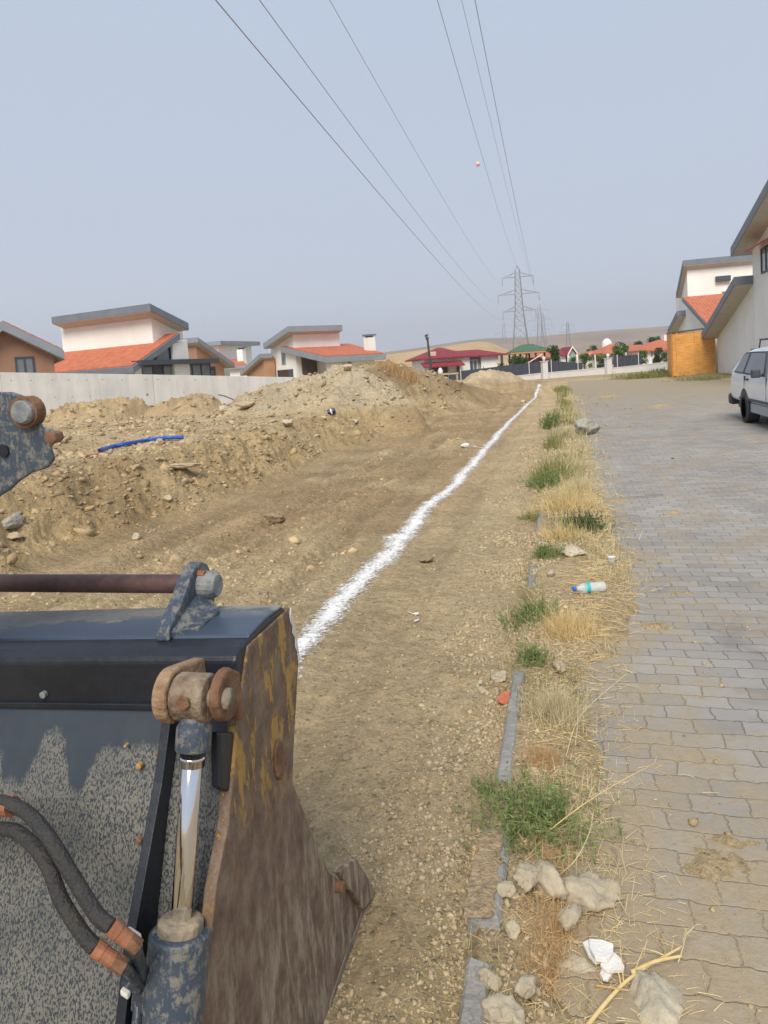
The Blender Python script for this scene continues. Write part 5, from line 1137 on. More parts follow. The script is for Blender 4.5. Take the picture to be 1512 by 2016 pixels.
x, y, d = scatter(42000, -.75, .28, 1.4, 30, lambda x, y, u: (x < -.3) & (u < np.where(x > -1.1, 1.0, .55)))
s_ = d**.6*.0018*np.exp(rng.normal(0, .62, len(x))); s_ = np.clip(s_, .0012, np.minimum(.03, .0042*d**.8)); P = np.stack([x, y, zg(x, y)-s_*.15], 1); gravel('loose_gravel', P, s_, tints(len(x)).clip(.05, .7), 5)
x, y, d = scatter(14000, -.75, .12, 6, 30, lambda x, y, u: (x < -3.4) & (zg(x, y) > .12) & (u < .8))
s_ = np.clip(d*.0013*np.exp(rng.normal(0, .65, len(x))), .004, .09); P = np.stack([x, y, zg(x, y)+s_*.2], 1); gravel('loose_rubble', P, s_, tints(len(x), (.28, .19, .10), (.50, .41, .27)).clip(.05, .7), 6)
# crumbly clods along the kerb
def kerbclod(x, y, u): return (x > -.75+.15*np.sin(y*3)) & (x < .16+.22*sst((y-3.6))*sst((11-y)/4)) & ~((x > -.3) & (x < -.2) & (y < 3.3) & (u < .8))
d0 = rng.uniform(0, 1, 30000); yk = 1.2*(14/1.2)**d0; xk = rng.normal(-.34, .24, 30000); ok = kerbclod(xk, yk, rng.random(30000)) & (vn(xk*4, yk*3, 121)+.25*rng.random(30000) > .58); x, y = xk[ok], yk[ok]
s_ = (.0018+.0008*y)*np.exp(rng.normal(0, .72, len(x))); s_ = np.clip(s_, .0012, .005+.0030*y); P = np.stack([x, y, zg(x, y)-s_*.05], 1); gravel('crumbled_earth', P, s_, tints(len(x), (.39, .30, .18), (.50, .405, .26)), 8, .8)
# earth clods bedded in the bank, the heaps and the floor edge
x, y, d = scatter(16000, -.80, .12, 4.5, 30, lambda x, y, u: (x < -3.0) & (zg(x, y) > .05) & (vn(x*1.3, y*1.3, 131) > .45))
s_ = np.clip(.020*np.exp(rng.normal(0, .65, len(x)))*(d/9)**.5, .006, .11); P = np.stack([x, y, zg(x, y)-s_*.25], 1); cc4 = soil_colour(x, y, P[:, 2])[:, :3]*rng.uniform(.8, 1.15, (len(x), 1)); gravel('earth_clods', P, s_, cc4.clip(.05, .6), 12, .75)
x, y, d = scatter(9000, -.6, .2, 2.5, 30, lambda x, y, u: (x > -4.4) & (x < -1.7) & (vn(x*2.3, y*.8, 133) > .5))
s_ = np.clip(.010*np.exp(rng.normal(0, .6, len(x)))*(d/6)**.6, .004, .05); P = np.stack([x, y, zg(x, y)-s_*.15], 1); cc4 = soil_colour(x, y, P[:, 2])[:, :3]*rng.uniform(.8, 1.2, (len(x), 1)); gravel('floor_clods', P, s_, cc4.clip(.05, .6), 13, .7)
# a few grains on the paving
yk = 1.2*(30/1.2)**rng.random(2600); xk = .1+np.abs(rng.normal(0, .9, 2600)); s_ = (.0012+.0005*yk)*np.exp(rng.normal(0, .5, 2600)); P = np.stack([xk, yk, np.maximum(zg(xk, yk), 0)+s_*.2], 1); ok = xk < 7; gravel('grit', P[ok], s_[ok], tints(int(ok.sum())), 9)

# ================================================================ KERB
KS = [((1066, 1008), (1068, 1052), .06, 'short grey kerb piece showing between the far straw and the weeds', 0), ((1054, 1112), (1058, 1158), .055, 'half buried kerb piece above the spreading green weed', 0),
      ((1025, 1322), (1002, 1538), .055, 'long bare pale grey kerb piece below the red brick shard', 0), ((985, 1640), (952, 1822), .085, 'broad soil-topped kerb piece with flaking grey side beside the big green weed', 1),
      ((937, 1895), (912, 2110), .06, 'lowest grey kerb piece at the bottom edge of the picture', 0)]
for i, (p0, p1, w, lab, brown) in enumerate(KS):
    a, b2 = onZ(*p0, .045), onZ(*p1, .045); xc_ = -.262+(.004, .0, .0, -.0, .004)[i]; zt = .032+.004*i
    n = 14; root = thing('kerb_stone', (xc_, (a.y+b2.y)/2, 0), lab, 'kerb stone', 'kerb stones between the dug strip and the paving')
    V = []; r = np.random.default_rng(i); tw = (rnd.random()-.5)*.012
    prof_ = [(-w/2, -.12), (-w/2, 0), (-w/2+.008, .008), (w/2-.01, .008), (w/2, -.002), (w/2+.004, -.12)]
    m = MB(); 
    for k in range(n+1):
        yy_ = b2.y+(a.y-b2.y)*k/n
        for u, z in prof_: m.v.append((xc_+u+tw*(k/n-.5)+r.normal(0, .0022)*(u > 0), yy_+(r.normal(0, .004) if k in (0, n) else 0), zt+z+r.normal(0, .0016)))
    for k in range(n):
        for j in range(5): m.f.append((k*6+j, k*6+j+1, (k+1)*6+j+1, (k+1)*6+j))
    m.f.append(tuple(range(5, -1, -1))); m.f.append(tuple(n*6+j for j in range(6)))
    m.build('block', MKERB, root)
    if brown:
        m = MB(); m.v = []; 
        for k in range(n+1):
            yy_ = b2.y+.01+(a.y-b2.y-.02)*k/n
            for u in (-w/2-.010+r.normal(0, .004), -w/4, w/4-.01, w/2-.020+r.normal(0, .005)): m.v.append((xc_+u, yy_, zt+.0095+.006*(abs(u) < w*.3)+r.normal(0, .003)))
        for k in range(n):
            for j in range(3): m.f.append((k*4+j, k*4+j+1, (k+1)*4+j+1, (k+1)*4+j))
        m.build('soil_top', MSOILTOP, root, smooth=True)

# ================================================================ WEEDS, STRAW, STALKS
def strips(P0, D, L, W_, bend, seg=4, taper=.15, seed=1):
    """curved grass blades as flat strips: bases, directions, lengths, widths, droop"""
    n = len(P0); t = np.linspace(0, 1, seg+1)[None, :, None]; up = np.array([0, 0, 1.])
    D = D/np.linalg.norm(D, axis=1)[:, None]; C = P0[:, None]+D[:, None]*L[:, None, None]*t-up*(bend*L)[:, None, None]*t*t
    side = np.cross(D, up)+1e-4; r = np.random.default_rng(seed); side = side/np.linalg.norm(side, axis=1)[:, None]; tw = r.uniform(-1.2, 1.2, n)
    nz_ = np.cross(side, D); side = side*np.cos(tw)[:, None]+nz_*np.sin(tw)[:, None]
    w = W_[:, None, None]*(1-(1-taper)*t)/2; V = np.stack([C-side[:, None]*w, C+side[:, None]*w], 2).reshape(n, -1, 3)
    b_ = (np.arange(n)*(seg+1)*2)[:, None]; q = np.arange(seg)*2
    Fq = np.stack([b_+q, b_+q+1, b_+q+3, b_+q+2], -1).reshape(-1, 4); return V.reshape(-1, 3), Fq, C
def merge(L):
    V = []; Fq = []; k = 0
    for v, f in L: V.append(v); Fq.append(f+k); k += len(v)
    return np.vstack(V), np.vstack(Fq)
def dirs(r, n, tilt, bias=(0, 0)):
    a = r.uniform(0, 6.283, n); s_ = np.minimum(np.abs(r.normal(0, tilt, n)), 1.42+.1*r.random(n)); return np.stack([np.sin(s_)*np.cos(a)+bias[0], np.sin(s_)*np.sin(a)+bias[1], np.cos(s_)+.05], 1)
def tuft(name, px, py, size, height, n, m, label, cat, seed, tilt=.5, leaf=True, stalk_m=None, bias=(0, 0), bw=.004, elong=1.0, group=None, droop=None):
    droop = (.35 if tilt < 1 else .10) if droop is None else droop
    r = np.random.default_rng(seed); g = G(px, py); rad = size/2; n = int(n)
    bx = g.x+r.normal(0, rad*.42, n); by = g.y+r.normal(0, rad*.42*elong, n); P0 = np.stack([bx, by, zg(bx, by)-.004], 1)
    L = height*r.uniform(.4, 1.05, n); D = dirs(r, n, tilt, bias); V, Fq, C = strips(P0, D, L, np.full(n, bw)*r.uniform(.6, 1.3, n), r.uniform(.0, droop, n), 4, .2, seed)
    parts = [(V, Fq)]
    if leaf:      # small leaflets up each stem
        K = 14; idx_ = r.integers(0, n, n*K); tt = r.uniform(.15, 1, n*K)*4; i0 = np.minimum(tt.astype(int), 3); fr_ = (tt-i0)[:, None]
        B = C[idx_, i0]*(1-fr_)+C[idx_, i0+1]*fr_; LL = height*.11*r.uniform(.5, 1.3, len(B)); V2, F2, _ = strips(B, dirs(r, len(B), 1.2), LL, LL*.26, r.uniform(0, .4, len(B)), 2, .1, seed+1); parts.append((V2, F2))
    root = thing(name, g, label, cat, group); V, Fq = merge(parts); npmesh('leaves' if leaf else 'blades', V, Fq, m, parent=root)
    if stalk_m:
        k = max(4, n//14); bx = g.x+r.normal(0, rad*.4, k); by = g.y+r.normal(0, rad*.4, k); V, Fq, C = strips(np.stack([bx, by, zg(bx, by)], 1), dirs(r, k, tilt*1.2, bias), height*r.uniform(.9, 1.6, k), np.full(k, bw*.6), r.uniform(.1, .5, k), 5, .3, seed+3)
        npmesh('dry_stalks', V, Fq, stalk_m, parent=root)
    return root
T_ = tuft
T_('green_weed', 1062, 1620, .42, .165, 300, MWEED, 'largest feathery green weed, sprawling over the kerb low in the picture', 'weed', 1, .85, stalk_m=MSTRAWP, bw=.0028, elong=.8)
T_('green_weed', 955, 1560, .12, .07, 90, MWEED, 'small low weed left of the kerb beside the largest feathery weed', 'weed', 2, .8, bw=.002)
T_('green_weed', 1048, 1305, .14, .13, 130, MWEED, 'narrow green weed over the top end of the long grey kerb piece', 'weed', 3, .6, bw=.0025)
T_('green_weed', 1045, 1215, .34, .14, 300, MWEED, 'spreading green weed with straw stalks left of the golden straw heap', 'weed', 4, .9, stalk_m=MSTRAW, bw=.0028)
T_('green_weed', 1078, 1095, .26, .14, 220, MWEED, 'feathery green weed beside the flat pale slab', 'weed', 5, .7, bw=.003)
T_('green_weed', 1045, 1022, .22, .11, 140, MWEED2, 'bright yellow-green little weed left of the kerb, mid distance', 'weed', 6, .7, bw=.003)
T_('dark_shrub', 1152, 1042, .42, .20, 260, MGRN1, 'low dark leafy shrub on the straw at the paving edge', 'shrub', 7, .8, bw=.004)
T_('tall_grass', 1082, 938, .5, .34, 330, MWEED2, 'tall yellow-green grass clump at the kerb, mid distance', 'grass clump', 8, .42, leaf=False, stalk_m=MSTRAWP, bw=.009, elong=2.2)
T_('tall_grass', 1090, 880, .42, .34, 260, MWEED2, 'grass clump with pale seed heads right beside the big grey-green rock', 'grass clump', 9, .45, leaf=False, stalk_m=MSTRAWP, bw=.010, elong=2.5)
T_('green_weed', 1086, 842, .42, .42, 200, MWEED, 'farthest upright green weed along the kerb', 'weed', 10, .4, bw=.009, elong=2.2)
T_('green_weed', 1075, 955, .5, .25, 200, MWEED, 'deep green low weed at the foot of the tall yellow-green grass', 'weed', 11, .6, bw=.006, elong=1.4)
T_('grass_bank', 1105, 768, 1.0, .30, 240, MWEED2, 'pale green weeds topping the far end of the dug strip', 'weed', 12, .6, bw=.02, elong=4)
T_('grass_bank', 1270, 745, 3.6, .55, 900, MWEED2, 'dry green-yellow bush growing against the garden wall left of the timber panel', 'bush', 13, .7, bw=.03)
T_('grass_bank', 1385, 748, 3.0, .28, 700, MWEED2, 'strip of rough grass in front of the timber panel', 'grass clump', 14, .7, leaf=False, bw=.025)
T_('grass_bank', 1300, 738, 1.5, .55, 260, MGRN1, 'darker green bush touching the left side of the timber panel', 'bush', 15, .6, bw=.03)
# dry straw tufts
T_('dry_tuft', 1120, 1005, 0.62, 0.3, 1100, MSTRAW, 'golden straw tuft just beyond the dark leafy shrub', 'dry grass', 20, 1.05, leaf=False, bw=.003, stalk_m=MSTRAWP, elong=.9)
T_('dry_tuft', 1150, 965, 0.45, 0.25, 600, MSTRAWP, 'pale bleached straw by the paving edge, farthest of the straw tufts', 'dry grass', 21, 1.1, leaf=False, bw=.003)
T_('dry_tuft', 1122, 1245, 0.34, 0.17, 1300, MSTRAW, 'golden straw heap below the plastic bottle', 'dry grass', 22, 1.15, leaf=False, bw=.0018, stalk_m=MSTRAWP)
T_('dry_tuft', 1095, 1410, 0.26, 0.15, 1200, MSTRAWP, 'bleached tangle of straw right of the long grey kerb piece', 'dry grass', 23, 1.0, leaf=False, bw=.0018, stalk_m=MSTRAWP)
T_('dry_tuft', 1068, 1500, 0.15, 0.08, 600, MRUSTG, 'reddish dry straw just above the largest green weed', 'dry grass', 24, 1.2, leaf=False, bw=.0014)
T_('dry_tuft', 1105, 1850, 0.22, 0.07, 1200, MRUSTG, 'reddish straw litter between the pale clods and the torn white scrap', 'dry grass', 25, 1.3, leaf=False, bw=.0014)
T_('dry_tuft', 1070, 1920, 0.13, 0.06, 500, MRUSTG, 'narrow strip of reddish straw left of the flat grey stone', 'dry grass', 26, 1.2, leaf=False, bw=.0014, elong=1.5)
T_('dry_tuft', 1190, 1310, 0.18, 0.07, 350, MSTRAWP, 'thin bleached straw lying flat at the edge of the pavers', 'dry grass', 27, 1.3, leaf=False, bw=.0016)
T_('dry_tuft', 1225, 1135, 0.36, 0.08, 600, MSTRAWP, 'flattened straw on the sandy pavers right of the bottle', 'dry grass', 28, 1.35, leaf=False, bw=.002)
T_('dry_tuft', 1105, 1060, 0.4, 0.18, 700, MSTRAW, 'golden straw between the feathery weed and the dark shrub', 'dry grass', 29, 1.1, leaf=False, bw=.0025)
T_('dry_tuft', 1128, 925, 0.55, 0.3, 600, MSTRAWP, 'bleached seed stalks leaning out onto the pavers by the tall grass', 'dry grass', 30, .9, leaf=False, bw=.005, bias=(.3, 0))
T_('dry_tuft', 1085, 1690, 0.22, 0.06, 500, MRUSTG, 'thin brown straw under the largest green weed and above the cream block', 'dry grass', 31, 1.3, leaf=False, bw=.0014)
T_('dry_bush', 790, 735, 1.8, .5, 420, MRUSTG, 'brown dry scrub on top of the dark heap behind the gravel', 'scrub', 33, .6, leaf=False, bw=.016, elong=.6)
# long single stalks lying about
def stalk(name, P, r0, m, label, twigs=0, seed=1):
    P = list(P)
    pts = spline(P, 8); mb = MB(); mb.tube(pts, [r0*(1-.5*k/len(pts)) for k in range(len(pts))], 7); root = thing(name, P[0], label, 'dry stalk'); mb.build('stem', m, root, smooth=True)
    if twigs:  # fine side twigs
        r = np.random.default_rng(seed); ii = r.integers(len(pts)//3, len(pts), twigs); B = np.array([pts[i] for i in ii]); V, Fq, _ = strips(B, dirs(r, twigs, 1.0), r0*r.uniform(6, 22, twigs), np.full(twigs, r0*.6), r.uniform(0, .6, twigs), 3, .2, seed); npmesh('twigs', V, Fq, m, parent=root)
def gp(px, py, dz=.0): p = onZ(px, py, dz); return Vector((p.x, p.y, max(dz, gz(p.x, p.y)+.004)))
stalk('broken_stem', [gp(1140, 2040, .01), gp(1205, 1960, .015), gp(1255, 1915, .02), gp(1345, 1862, .03)], .0055, MSTRAW, 'thick broken straw-coloured stem lying across the pavers at the bottom', 14, 2)
stalk('broken_stem', [gp(1243, 1915, .022), gp(1290, 1893, .026), gp(1342, 1882, .03)], .006, MSTRAW, 'short split stem piece lying on top of the thick broken stem')
stalk('broken_stem', [gp(1262, 1955, .006), gp(1268, 1935, .01), gp(1276, 1915, .014)], .003, MSTRAW, 'short thin stem leaning down from the thick stem to the square concrete lump')
stalk('broken_stem', [gp(1172, 1940, .01), gp(1205, 1945, .02), gp(1238, 1950, .02)], .003, MRUSTG, 'small dark straw crossing the thick stem below the torn white scrap')
stalk('broken_stem', [gp(1335, 1895, .02), gp(1345, 1865, .04), gp(1352, 1840, .05), (gp(1372, 1820, .06))], .0018, MSTRAWP, 'wispy branching root tuft at the upper end of the thick stem', 46, 5)
stalk('bent_stalk', [gp(1075, 1640, .05), gp(1140, 1590, .12), gp(1210, 1545, .14), gp(1290, 1502, .12)], .0022, MSTRAW, 'long straight straw stalk reaching from the largest green weed over the pavers', 5, 3)
stalk('bent_stalk', [gp(1105, 1720, .03), gp(1135, 1690, .08), gp(1160, 1640, .11), gp(1168, 1600, .13)], .0020, MSTRAWP, 'curved stalk with pale seed head right of the largest green weed', 22, 4)
stalk('bent_stalk', [gp(1115, 1500, .02), gp(1132, 1430, .06), gp(1160, 1390, .09), gp(1235, 1325, .10)], .0022, MSTRAWP, 'forked bleached stalk right of the straw tangle', 9, 6)
stalk('bent_stalk', [gp(1133, 1480, .02), gp(1137, 1420, .07), gp(1138, 1345, .10)], .0018, MSTRAWP, 'upright bleached stalk standing in the straw tangle', 6, 7)
stalk('bent_stalk', [gp(1100, 1230, .03), gp(1075, 1190, .10), gp(1040, 1160, .13), gp(1005, 1145, .12)], .0022, MSTRAW, 'arched golden stalk bending left over the spreading green weed', 8, 8)
stalk('bent_stalk', [gp(1090, 1250, .03), gp(1060, 1200, .09), gp(1035, 1165, .11), gp(1020, 1120, .12)], .0018, MSTRAW, 'second thinner golden stalk below the arched one', 6, 9)
stalk('bent_stalk', [gp(1135, 1110, .03), gp(1190, 1105, .09), gp(1218, 1095, .11), gp(1180, 1060, .14)], .0022, MSTRAWP, 'hooked pale stalk beside the flat slab of stone', 4, 10)
stalk('bent_stalk', [gp(1150, 1185, .01), gp(1220, 1188, .02), gp(1280, 1195, .02)], .0018, MSTRAWP, 'thin straw lying flat on the pavers below the bottle', 6, 11)
# straw litter: uncountable
n = 5200; yk = 1.25*(13/1.25)**rng.random(n); xk = rng.normal(-.02, .13, n)+.2*sst((yk-3.2)/1.5); P0 = np.stack([xk, yk, np.maximum(zg(xk, yk), 0)+.006], 1); r_ = rng; a_ = rng.uniform(0, 6.28, n)
D = np.stack([np.cos(a_), np.sin(a_), rng.uniform(.0, .35, n)], 1); V, Fq, _ = strips(P0, D, (.018+.010*yk)*rng.uniform(.5, 1.6, n), (.0009+.0004*yk), rng.uniform(0, .3, n), 3, .4, 77); npmesh('straw_litter', V, Fq, MSTRAW, 'stuff')
n = 7000; yk = 1.3*(34/1.3)**rng.random(n); xk = rng.normal(-.08, .15, n)+.1*(yk > 5); keepm = vn(xk*3, yk*1.6, 91)+.12*(yk > 7) > .56; xk, yk = xk[keepm], yk[keepm]; n = len(xk); P0 = np.stack([xk, yk, zg(xk, yk)], 1)
hh_ = np.minimum((.035+.014*yk), .20)*rng.uniform(.4, 1.4, n)
V, Fq, _ = strips(P0, dirs(rng, n, .7), hh_, .0015+.0006*yk, rng.uniform(0, .4, n), 3, .3, 78); npmesh('ground_grass', V, Fq, MWEED2, 'stuff')
n = 9000; yk = 1.3*(30/1.3)**rng.random(n); xk = rng.normal(.02, .17, n)+.12*sst((yk-3.2)/1.5); keepm = (vn(xk*3+7, yk*1.4, 95) > .52) & (xk < .12+.5*sst((yk-3)/2)); xk, yk = xk[keepm], yk[keepm]; n = len(xk); P0 = np.stack([xk, yk, np.maximum(zg(xk, yk), -.005)], 1)
V, Fq, _ = strips(P0, dirs(rng, n, 1.15), np.minimum(.04+.012*yk, .18)*rng.uniform(.4, 1.5, n), .0012+.0005*yk, rng.uniform(0, .2, n), 4, .3, 79); npmesh('dry_ground_grass', V, Fq, MSTRAWP, 'stuff')

# ================================================================ LITTER AND SITE ODDS
# plastic bottle
a, b2 = gp(1128, 1173, .035), gp(1186, 1166, .035); dv = (b2-a).normalized(); root = thing('plastic_bottle', a, 'clear plastic water bottle with blue cap and turquoise label lying at the paving edge', 'bottle')
L = .215; zc_ = max(gz(a.x, a.y), gz(b2.x, b2.y))+.034; a = Vector((a.x, a.y, zc_+.0)); 
def onax(t): return a+dv*t
m_, nbm = newmat('clear_plastic', .12); nbm.b.inputs['Base Color'].default_value = (.80, .86, .90, 1); nbm.b.inputs['Alpha'].default_value = .38; nbm.b.inputs['IOR'].default_value = 1.4
prb = [(.022, .011), (.032, .012), (.05, .022), (.07, .031), (.075, .0325), (.11, .031), (.115, .029), (.12, .031), (.15, .031), (.154, .029), (.158, .031), (.20, .031), (.21, .027), (.214, .012)]
m = MB(); m.tube([onax(t) for t, r in prb], [r for t, r in prb], 22); m.build('shell', m_, root, smooth=True)
m = MB(); m.tube([onax(.0), onax(.003), onax(.020)], [.012, .0145, .0145], 18); m.build('cap', mat('blue_cap', (.03, .16, .60), .4), root)
m = MB(); m.tube([onax(.084), onax(.108)], .0325, 22, caps=False); m.build('label_band', mat('turquoise_label', (.05, .50, .50), .4), root)
# plastic cup
p = G(1205, 1112)+Vector((0, 0, .012)); root = thing('plastic_cup', p, 'small clear plastic cup standing at the paving edge above the bottle', 'cup'); m = MB(); m.tube([p+Vector((0, 0, z)) for z in (.0, .002, .045, .0455)], [.016, .018, .024, .0255], 16, caps=False); m.build('cup', m_, root)
m = MB(); m.tube([p+Vector((0, 0, .044)), p+Vector((0, 0, .047))], [.026, .026], 16); m.build('lid', MWHT, root)
# torn white scraps
def scrap(poly, z0, th_, m, name, lab, cat):
    pts = [onZ(px, py, z0) for px, py in poly]; root = thing(name, pts[0], lab, cat); k = 0
    return root, pts
root, _ = scrap([(1170, 1890)], .02, .01, MFOAM, 'board_scrap', 'torn white plaster board scraps in a small pile on the pavers', 'board scrap')
for k, (poly, z0, dz) in enumerate((([(1147, 1862), (1158, 1856), (1178, 1880), (1186, 1898), (1172, 1900), (1158, 1885)], .008, .010), ([(1160, 1856), (1185, 1858), (1208, 1866), (1207, 1885), (1196, 1897), (1172, 1893), (1161, 1874)], .02, .012),
                                   ([(1186, 1890), (1208, 1880), (1222, 1893), (1230, 1910), (1228, 1916), (1206, 1917), (1196, 1922), (1182, 1905)], .010, .010), ([(1183, 1915), (1198, 1903), (1208, 1912), (1206, 1922), (1197, 1934), (1187, 1932), (1181, 1922)], .004, .008))):
    m = MB(); m.prism([tuple(onZ(x_, y_, z0+.002*((i*7) % 3))) for i, (x_, y_) in enumerate(poly)], (0, 0, dz)); m.build('piece', MFOAM, root, bevel=.0015)
# white ribbon on the dirt
p = [G(x_, y_)+Vector((0, 0, .012)) for x_, y_ in ((802, 1208), (812, 1213), (824, 1212), (818, 1216), (824, 1224), (816, 1229))]
root = thing('torn_ribbon', p[0], 'crumpled white plastic ribbon on the earth right of the lime line', 'ribbon'); m = MB()
for i in range(len(p)-1): m.prism([p[i]+Vector((-.004, .006, .0)), p[i+1]+Vector((-.004, .006, .004)), p[i+1]+Vector((.004, -.006, .004)), p[i]+Vector((.004, -.006, 0))], (0, 0, .0015+.0004*i))
m.build('strip', MFOAM, root)
# white lump with a trail of lime
p = G(915, 881); rock('lime_bag_scrap', p, (.14, .10, .09), MFOAM, 'small white lump at the left end of the thin lime trail', 'lime lump', 77, 0, 10)
xs = np.linspace(0, 1, 60); a_, b_2 = G(918, 880), G(962, 884); XX = (a_.x+(b_2.x-a_.x)*xs)[:, None]+0*us[None]; YY = (a_.y+(b_2.y-a_.y)*xs+.05*np.sin(xs*5))[:, None]+.05*us[None]
ix = np.arange(XX.size).reshape(XX.shape); qd = np.stack([ix[:-1, :-1], ix[1:, :-1], ix[1:, 1:], ix[:-1, 1:]], -1).reshape(-1, 4)
o = npmesh('lime_trail', np.stack([XX, YY, zg(XX, YY)+.008+.004*(1-us[None]**2)], -1).reshape(-1, 3), qd, MLIME, attrs={'edge': ('FLOAT', .82-np.abs(us[None])**1.4+0*XX)}); tag(o, 'thin stray trail of lime powder joining the thick line from the left', 'lime trail')
# blue pipe
pp = [G(197, 893), G(222, 885), G(250, 879), G(290, 872), G(330, 868), G(362, 867)]; pp = [q+Vector((0, 0, .045)) for q in pp]; m = MB(); m.tube(spline(pp), .031, 12); root = thing('water_pipe', pp[2], 'length of blue plastic pipe lying on the levelled earth', 'pipe'); m.build('pipe', MBLUE, root, smooth=True)
m = MB(); m.tube([pp[0]-(pp[1]-pp[0]).normalized()*.002, pp[0]+(pp[1]-pp[0]).normalized()*.01], .024, 12); m.build('bore', MFACE, root)
p0, p1 = G(168, 899)+Vector((0, 0, .012)), G(194, 896)+Vector((0, 0, .012)); m = MB(); m.bar(p0, p1, .05, .025); o = m.build('wood_offcut', MBRK, loc=tuple(p0), bevel=.004); tag(o, 'short reddish offcut in line with the near end of the blue pipe', 'offcut')
# dark blue can on gravel
p = G(653, 817); root = thing('drum_lid', p, 'dark blue crushed can at the foot of the gravel heap', 'can'); m = MB(); ax = Vector((.9, .3, .25)).normalized(); c_ = p+Vector((0, 0, .06)); m.tube([c_-ax*.09, c_-ax*.088, c_-ax*.06, c_+ax*.06, c_+ax*.088, c_+ax*.09], [.045, .062, .066, .066, .062, .045], 18); m.build('can', mat('navy_can', (.012, .016, .09), .35, bump=.2), root)
m = MB(); m.tube([c_-ax*.02, c_+ax*.015], .068, 18, caps=False); m.build('label', MFOAM, root)
# rebar stub by the wall
a, b2 = Q(430, 777, 24), Q(458, 786, 23.4); m = MB(); m.tube([a, a.lerp(b2, .5)+Vector((0, 0, .02)), b2, b2+(b2-a)*.25], .02, 6); o = m.build('steel_rod', MPOST, loc=tuple(a)); tag(o, 'dark steel rod sticking out of the earth in front of the concrete wall', 'steel rod')
a, b2 = Q(890, 778, 25), Q(907, 769, 25); m = MB(); m.tube([a, a.lerp(b2, .5)+Vector((0, 0, .08)), b2], .025, 6); g_ = G(895, 780); o = m.build('dead_branch', MTRUNK, loc=tuple(a)); tag(o, 'bent dark branch sticking out of the brown bank', 'branch')
# makeshift timber table before the red roofed house
c_ = Q(882, 742, 44); root = thing('site_table', (c_.x, c_.y, 0), 'rough wooden site bench in front of the red roofed house', 'table'); zt = Q(882, 736, 44).z; e = Vector((CA, SA, 0))
MPLY = mat('raw_plank', (.46, .36, .24), .85, var=.15, scale=10)
m = MB(); m.box((c_.x, c_.y, zt), (.62, .3, .05), e, (-SA, CA, 0)); m.build('top', MPLY, root)
for sx in (-.55, .55):
    for sy in (-.22, .22):
        q = Vector((c_.x, c_.y, 0))+e*sx+Vector((-SA, CA, 0))*sy; m = MB(); m.bar(q, q+Vector((0, 0, zt-.05)), .09); m.build('leg', MPLY, root)
q = Vector((c_.x, c_.y, 0))-e*.45; m = MB(); m.tube([q+Vector((0, 0, zt+z)) for z in (.05, .06, .22, .30, .40)], [.10, .15, .16, .12, .05], 12); root = thing('canister', q+Vector((0, 0, zt+.05)), 'white canister standing on the rough wooden bench', 'canister'); m.build('body', MWHT, root, smooth=True); m = MB(); m.tube([q+Vector((0, 0, zt+z)) for z in (.39, .46)], .05, 10); m.build('cap', MFR, root)

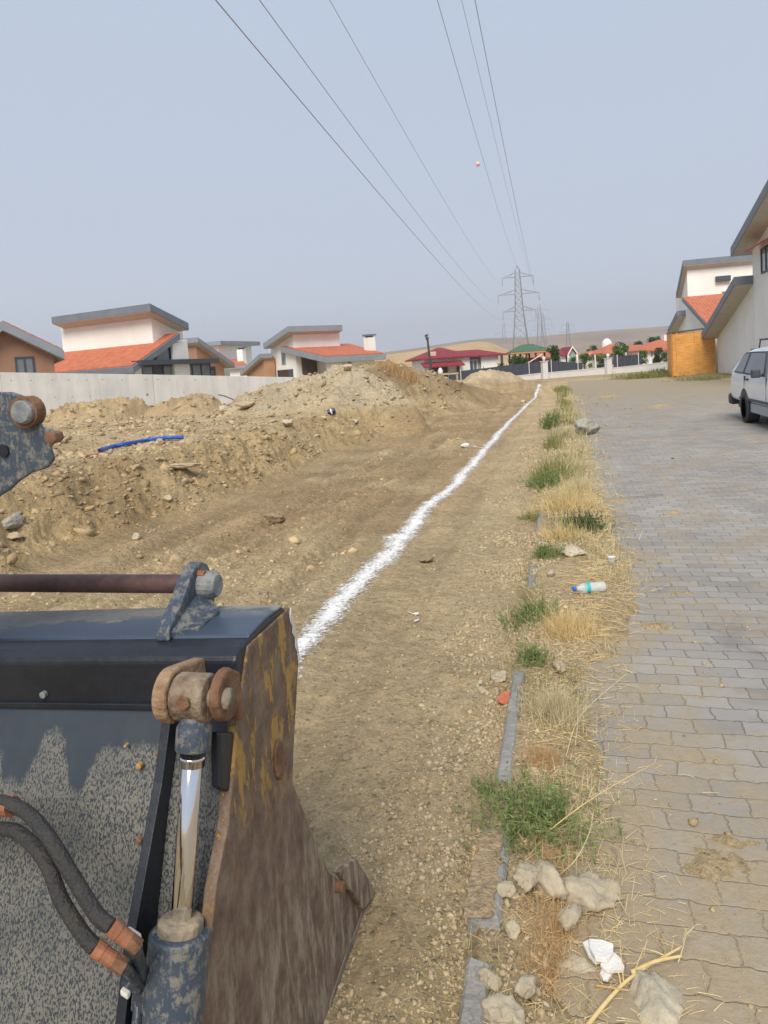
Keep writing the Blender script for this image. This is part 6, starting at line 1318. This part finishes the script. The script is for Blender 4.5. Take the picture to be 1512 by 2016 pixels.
# ================================================================ TREES BEHIND THE GARDEN WALL
def tree(name, px, pyb, pyt, Zd, wpx, m, label, seed, n=1500, cat='tree', trunk=True, squash=1.0):
    r = np.random.default_rng(seed); base = Q(px, pyb, Zd); top = Q(px, pyt, Zd).z; R_ = wpx/2*Zd/F; bx, by = base.x, base.y
    root = thing(name, (bx, by, 0), label, cat); cz0 = max(.3, top-2.1*R_*1.25) if trunk else .2; Hc = top-cz0
    # several leaf clumps on limbs
    K = 9; cs = np.stack([bx+r.normal(0, R_*.45, K), by+r.normal(0, R_*.45, K), cz0+Hc*r.uniform(.15, .88, K)], 1); cs[0] = (bx, by, top-Hc*.16); cr = R_*r.uniform(.28, .55, K)
    mb = MB(); mb.tube([(bx, by, -.1), (bx+.05, by, cz0*.6+.1), (bx, by, cz0+Hc*.35)], [.05*R_+.05, .04*R_+.04, .03*R_+.02], 8)
    for c in cs: mb.tube([(bx, by, cz0*.7+.1), (bx*.5+c[0]*.5, by*.5+c[1]*.5, cz0*.4+c[2]*.6), tuple(c)], [.03*R_+.02, .02*R_+.015, .01], 5)
    mb.build('trunk', MTRUNK, root)
    ci = r.integers(0, K, n); dd = r.normal(size=(n, 3)); dd /= np.linalg.norm(dd, axis=1)[:, None]; rad = cr[ci]*r.uniform(.45, 1.15, n); C = cs[ci]+dd*rad[:, None]*np.array([1, 1, squash]); C[:, 2] = np.clip(C[:, 2], .05, top+.1)
    s_ = R_*.085*r.uniform(.6, 1.4, n); V, Fq, _ = strips(C, r.normal(size=(n, 3)), s_*2, s_*1.1, r.uniform(0, .4, n), 2, .3, seed); npmesh('crown', V, Fq, m, parent=root)
for a_ in [('leafy_tree', 1090, 722, 681, 63, 34, MGRN1, 'dark green tree between the pergola and the little white house', 1),
           ('leafy_bush', 1012, 728, 704, 60, 44, MGRN1, 'dark green hedge bush right of the red roofed house', 2), ('leafy_bush', 1035, 728, 706, 61, 26, MGRN2, 'lighter bush under the left end of the pergola', 3),
           ('leafy_tree', 1168, 708, 680, 105, 22, MGRN1, 'small round green tree just left of the white tank', 4), ('leafy_tree', 1222, 716, 677, 72, 44, MGRN2, 'wide bright green tree rising above the mesh fence, tallest near the street end', 5),
           ('leafy_tree', 1262, 720, 688, 70, 24, MGRN2, 'small green tree right of the wide bright one', 6), ('leafy_tree', 1297, 722, 686, 68, 30, MGRN1, 'dark bushy tree left of the timber panel', 7), ('leafy_bush', 1316, 724, 694, 69, 24, MGRN2, 'light green bush touching the edge of the timber panel', 8),
           ('leafy_tree', 1288, 690, 664, 130, 36, MGRN1, 'distant dark tree behind the large orange roof', 9), ('leafy_tree', 1258, 690, 672, 130, 28, MGRN1, 'distant low dark tree left of the other one behind the orange roofs', 10),
           ('leafy_bush', 1125, 725, 706, 64, 20, MGRN1, 'dark bush in front of the little white house', 11), ('leafy_bush', 1185, 722, 700, 66, 30, MGRN2, 'pale green bush behind the right white pillar', 12), ('leafy_bush', 1150, 718, 698, 80, 28, MGRN2, 'soft green bush between the little white house and the orange roofs', 13)]:
    tree(*a_)

# the evening haze of a dusty day over the whole place
hz = MB(); hz.box((0, 500, 59), (1500, 1500, 61)); hm = bpy.data.materials.new('haze'); hm.use_nodes = True; t = hm.node_tree; t.nodes.clear()
mo = t.nodes.new('ShaderNodeOutputMaterial'); vv = t.nodes.new('ShaderNodeVolumePrincipled'); vv.inputs['Color'].default_value = (.86, .88, .93, 1); vv.inputs['Density'].default_value = .00040; vv.inputs['Anisotropy'].default_value = .2
t.links.new(vv.outputs[0], mo.inputs['Volume']); ho = hz.build('haze', hm); ho['kind'] = 'stuff'
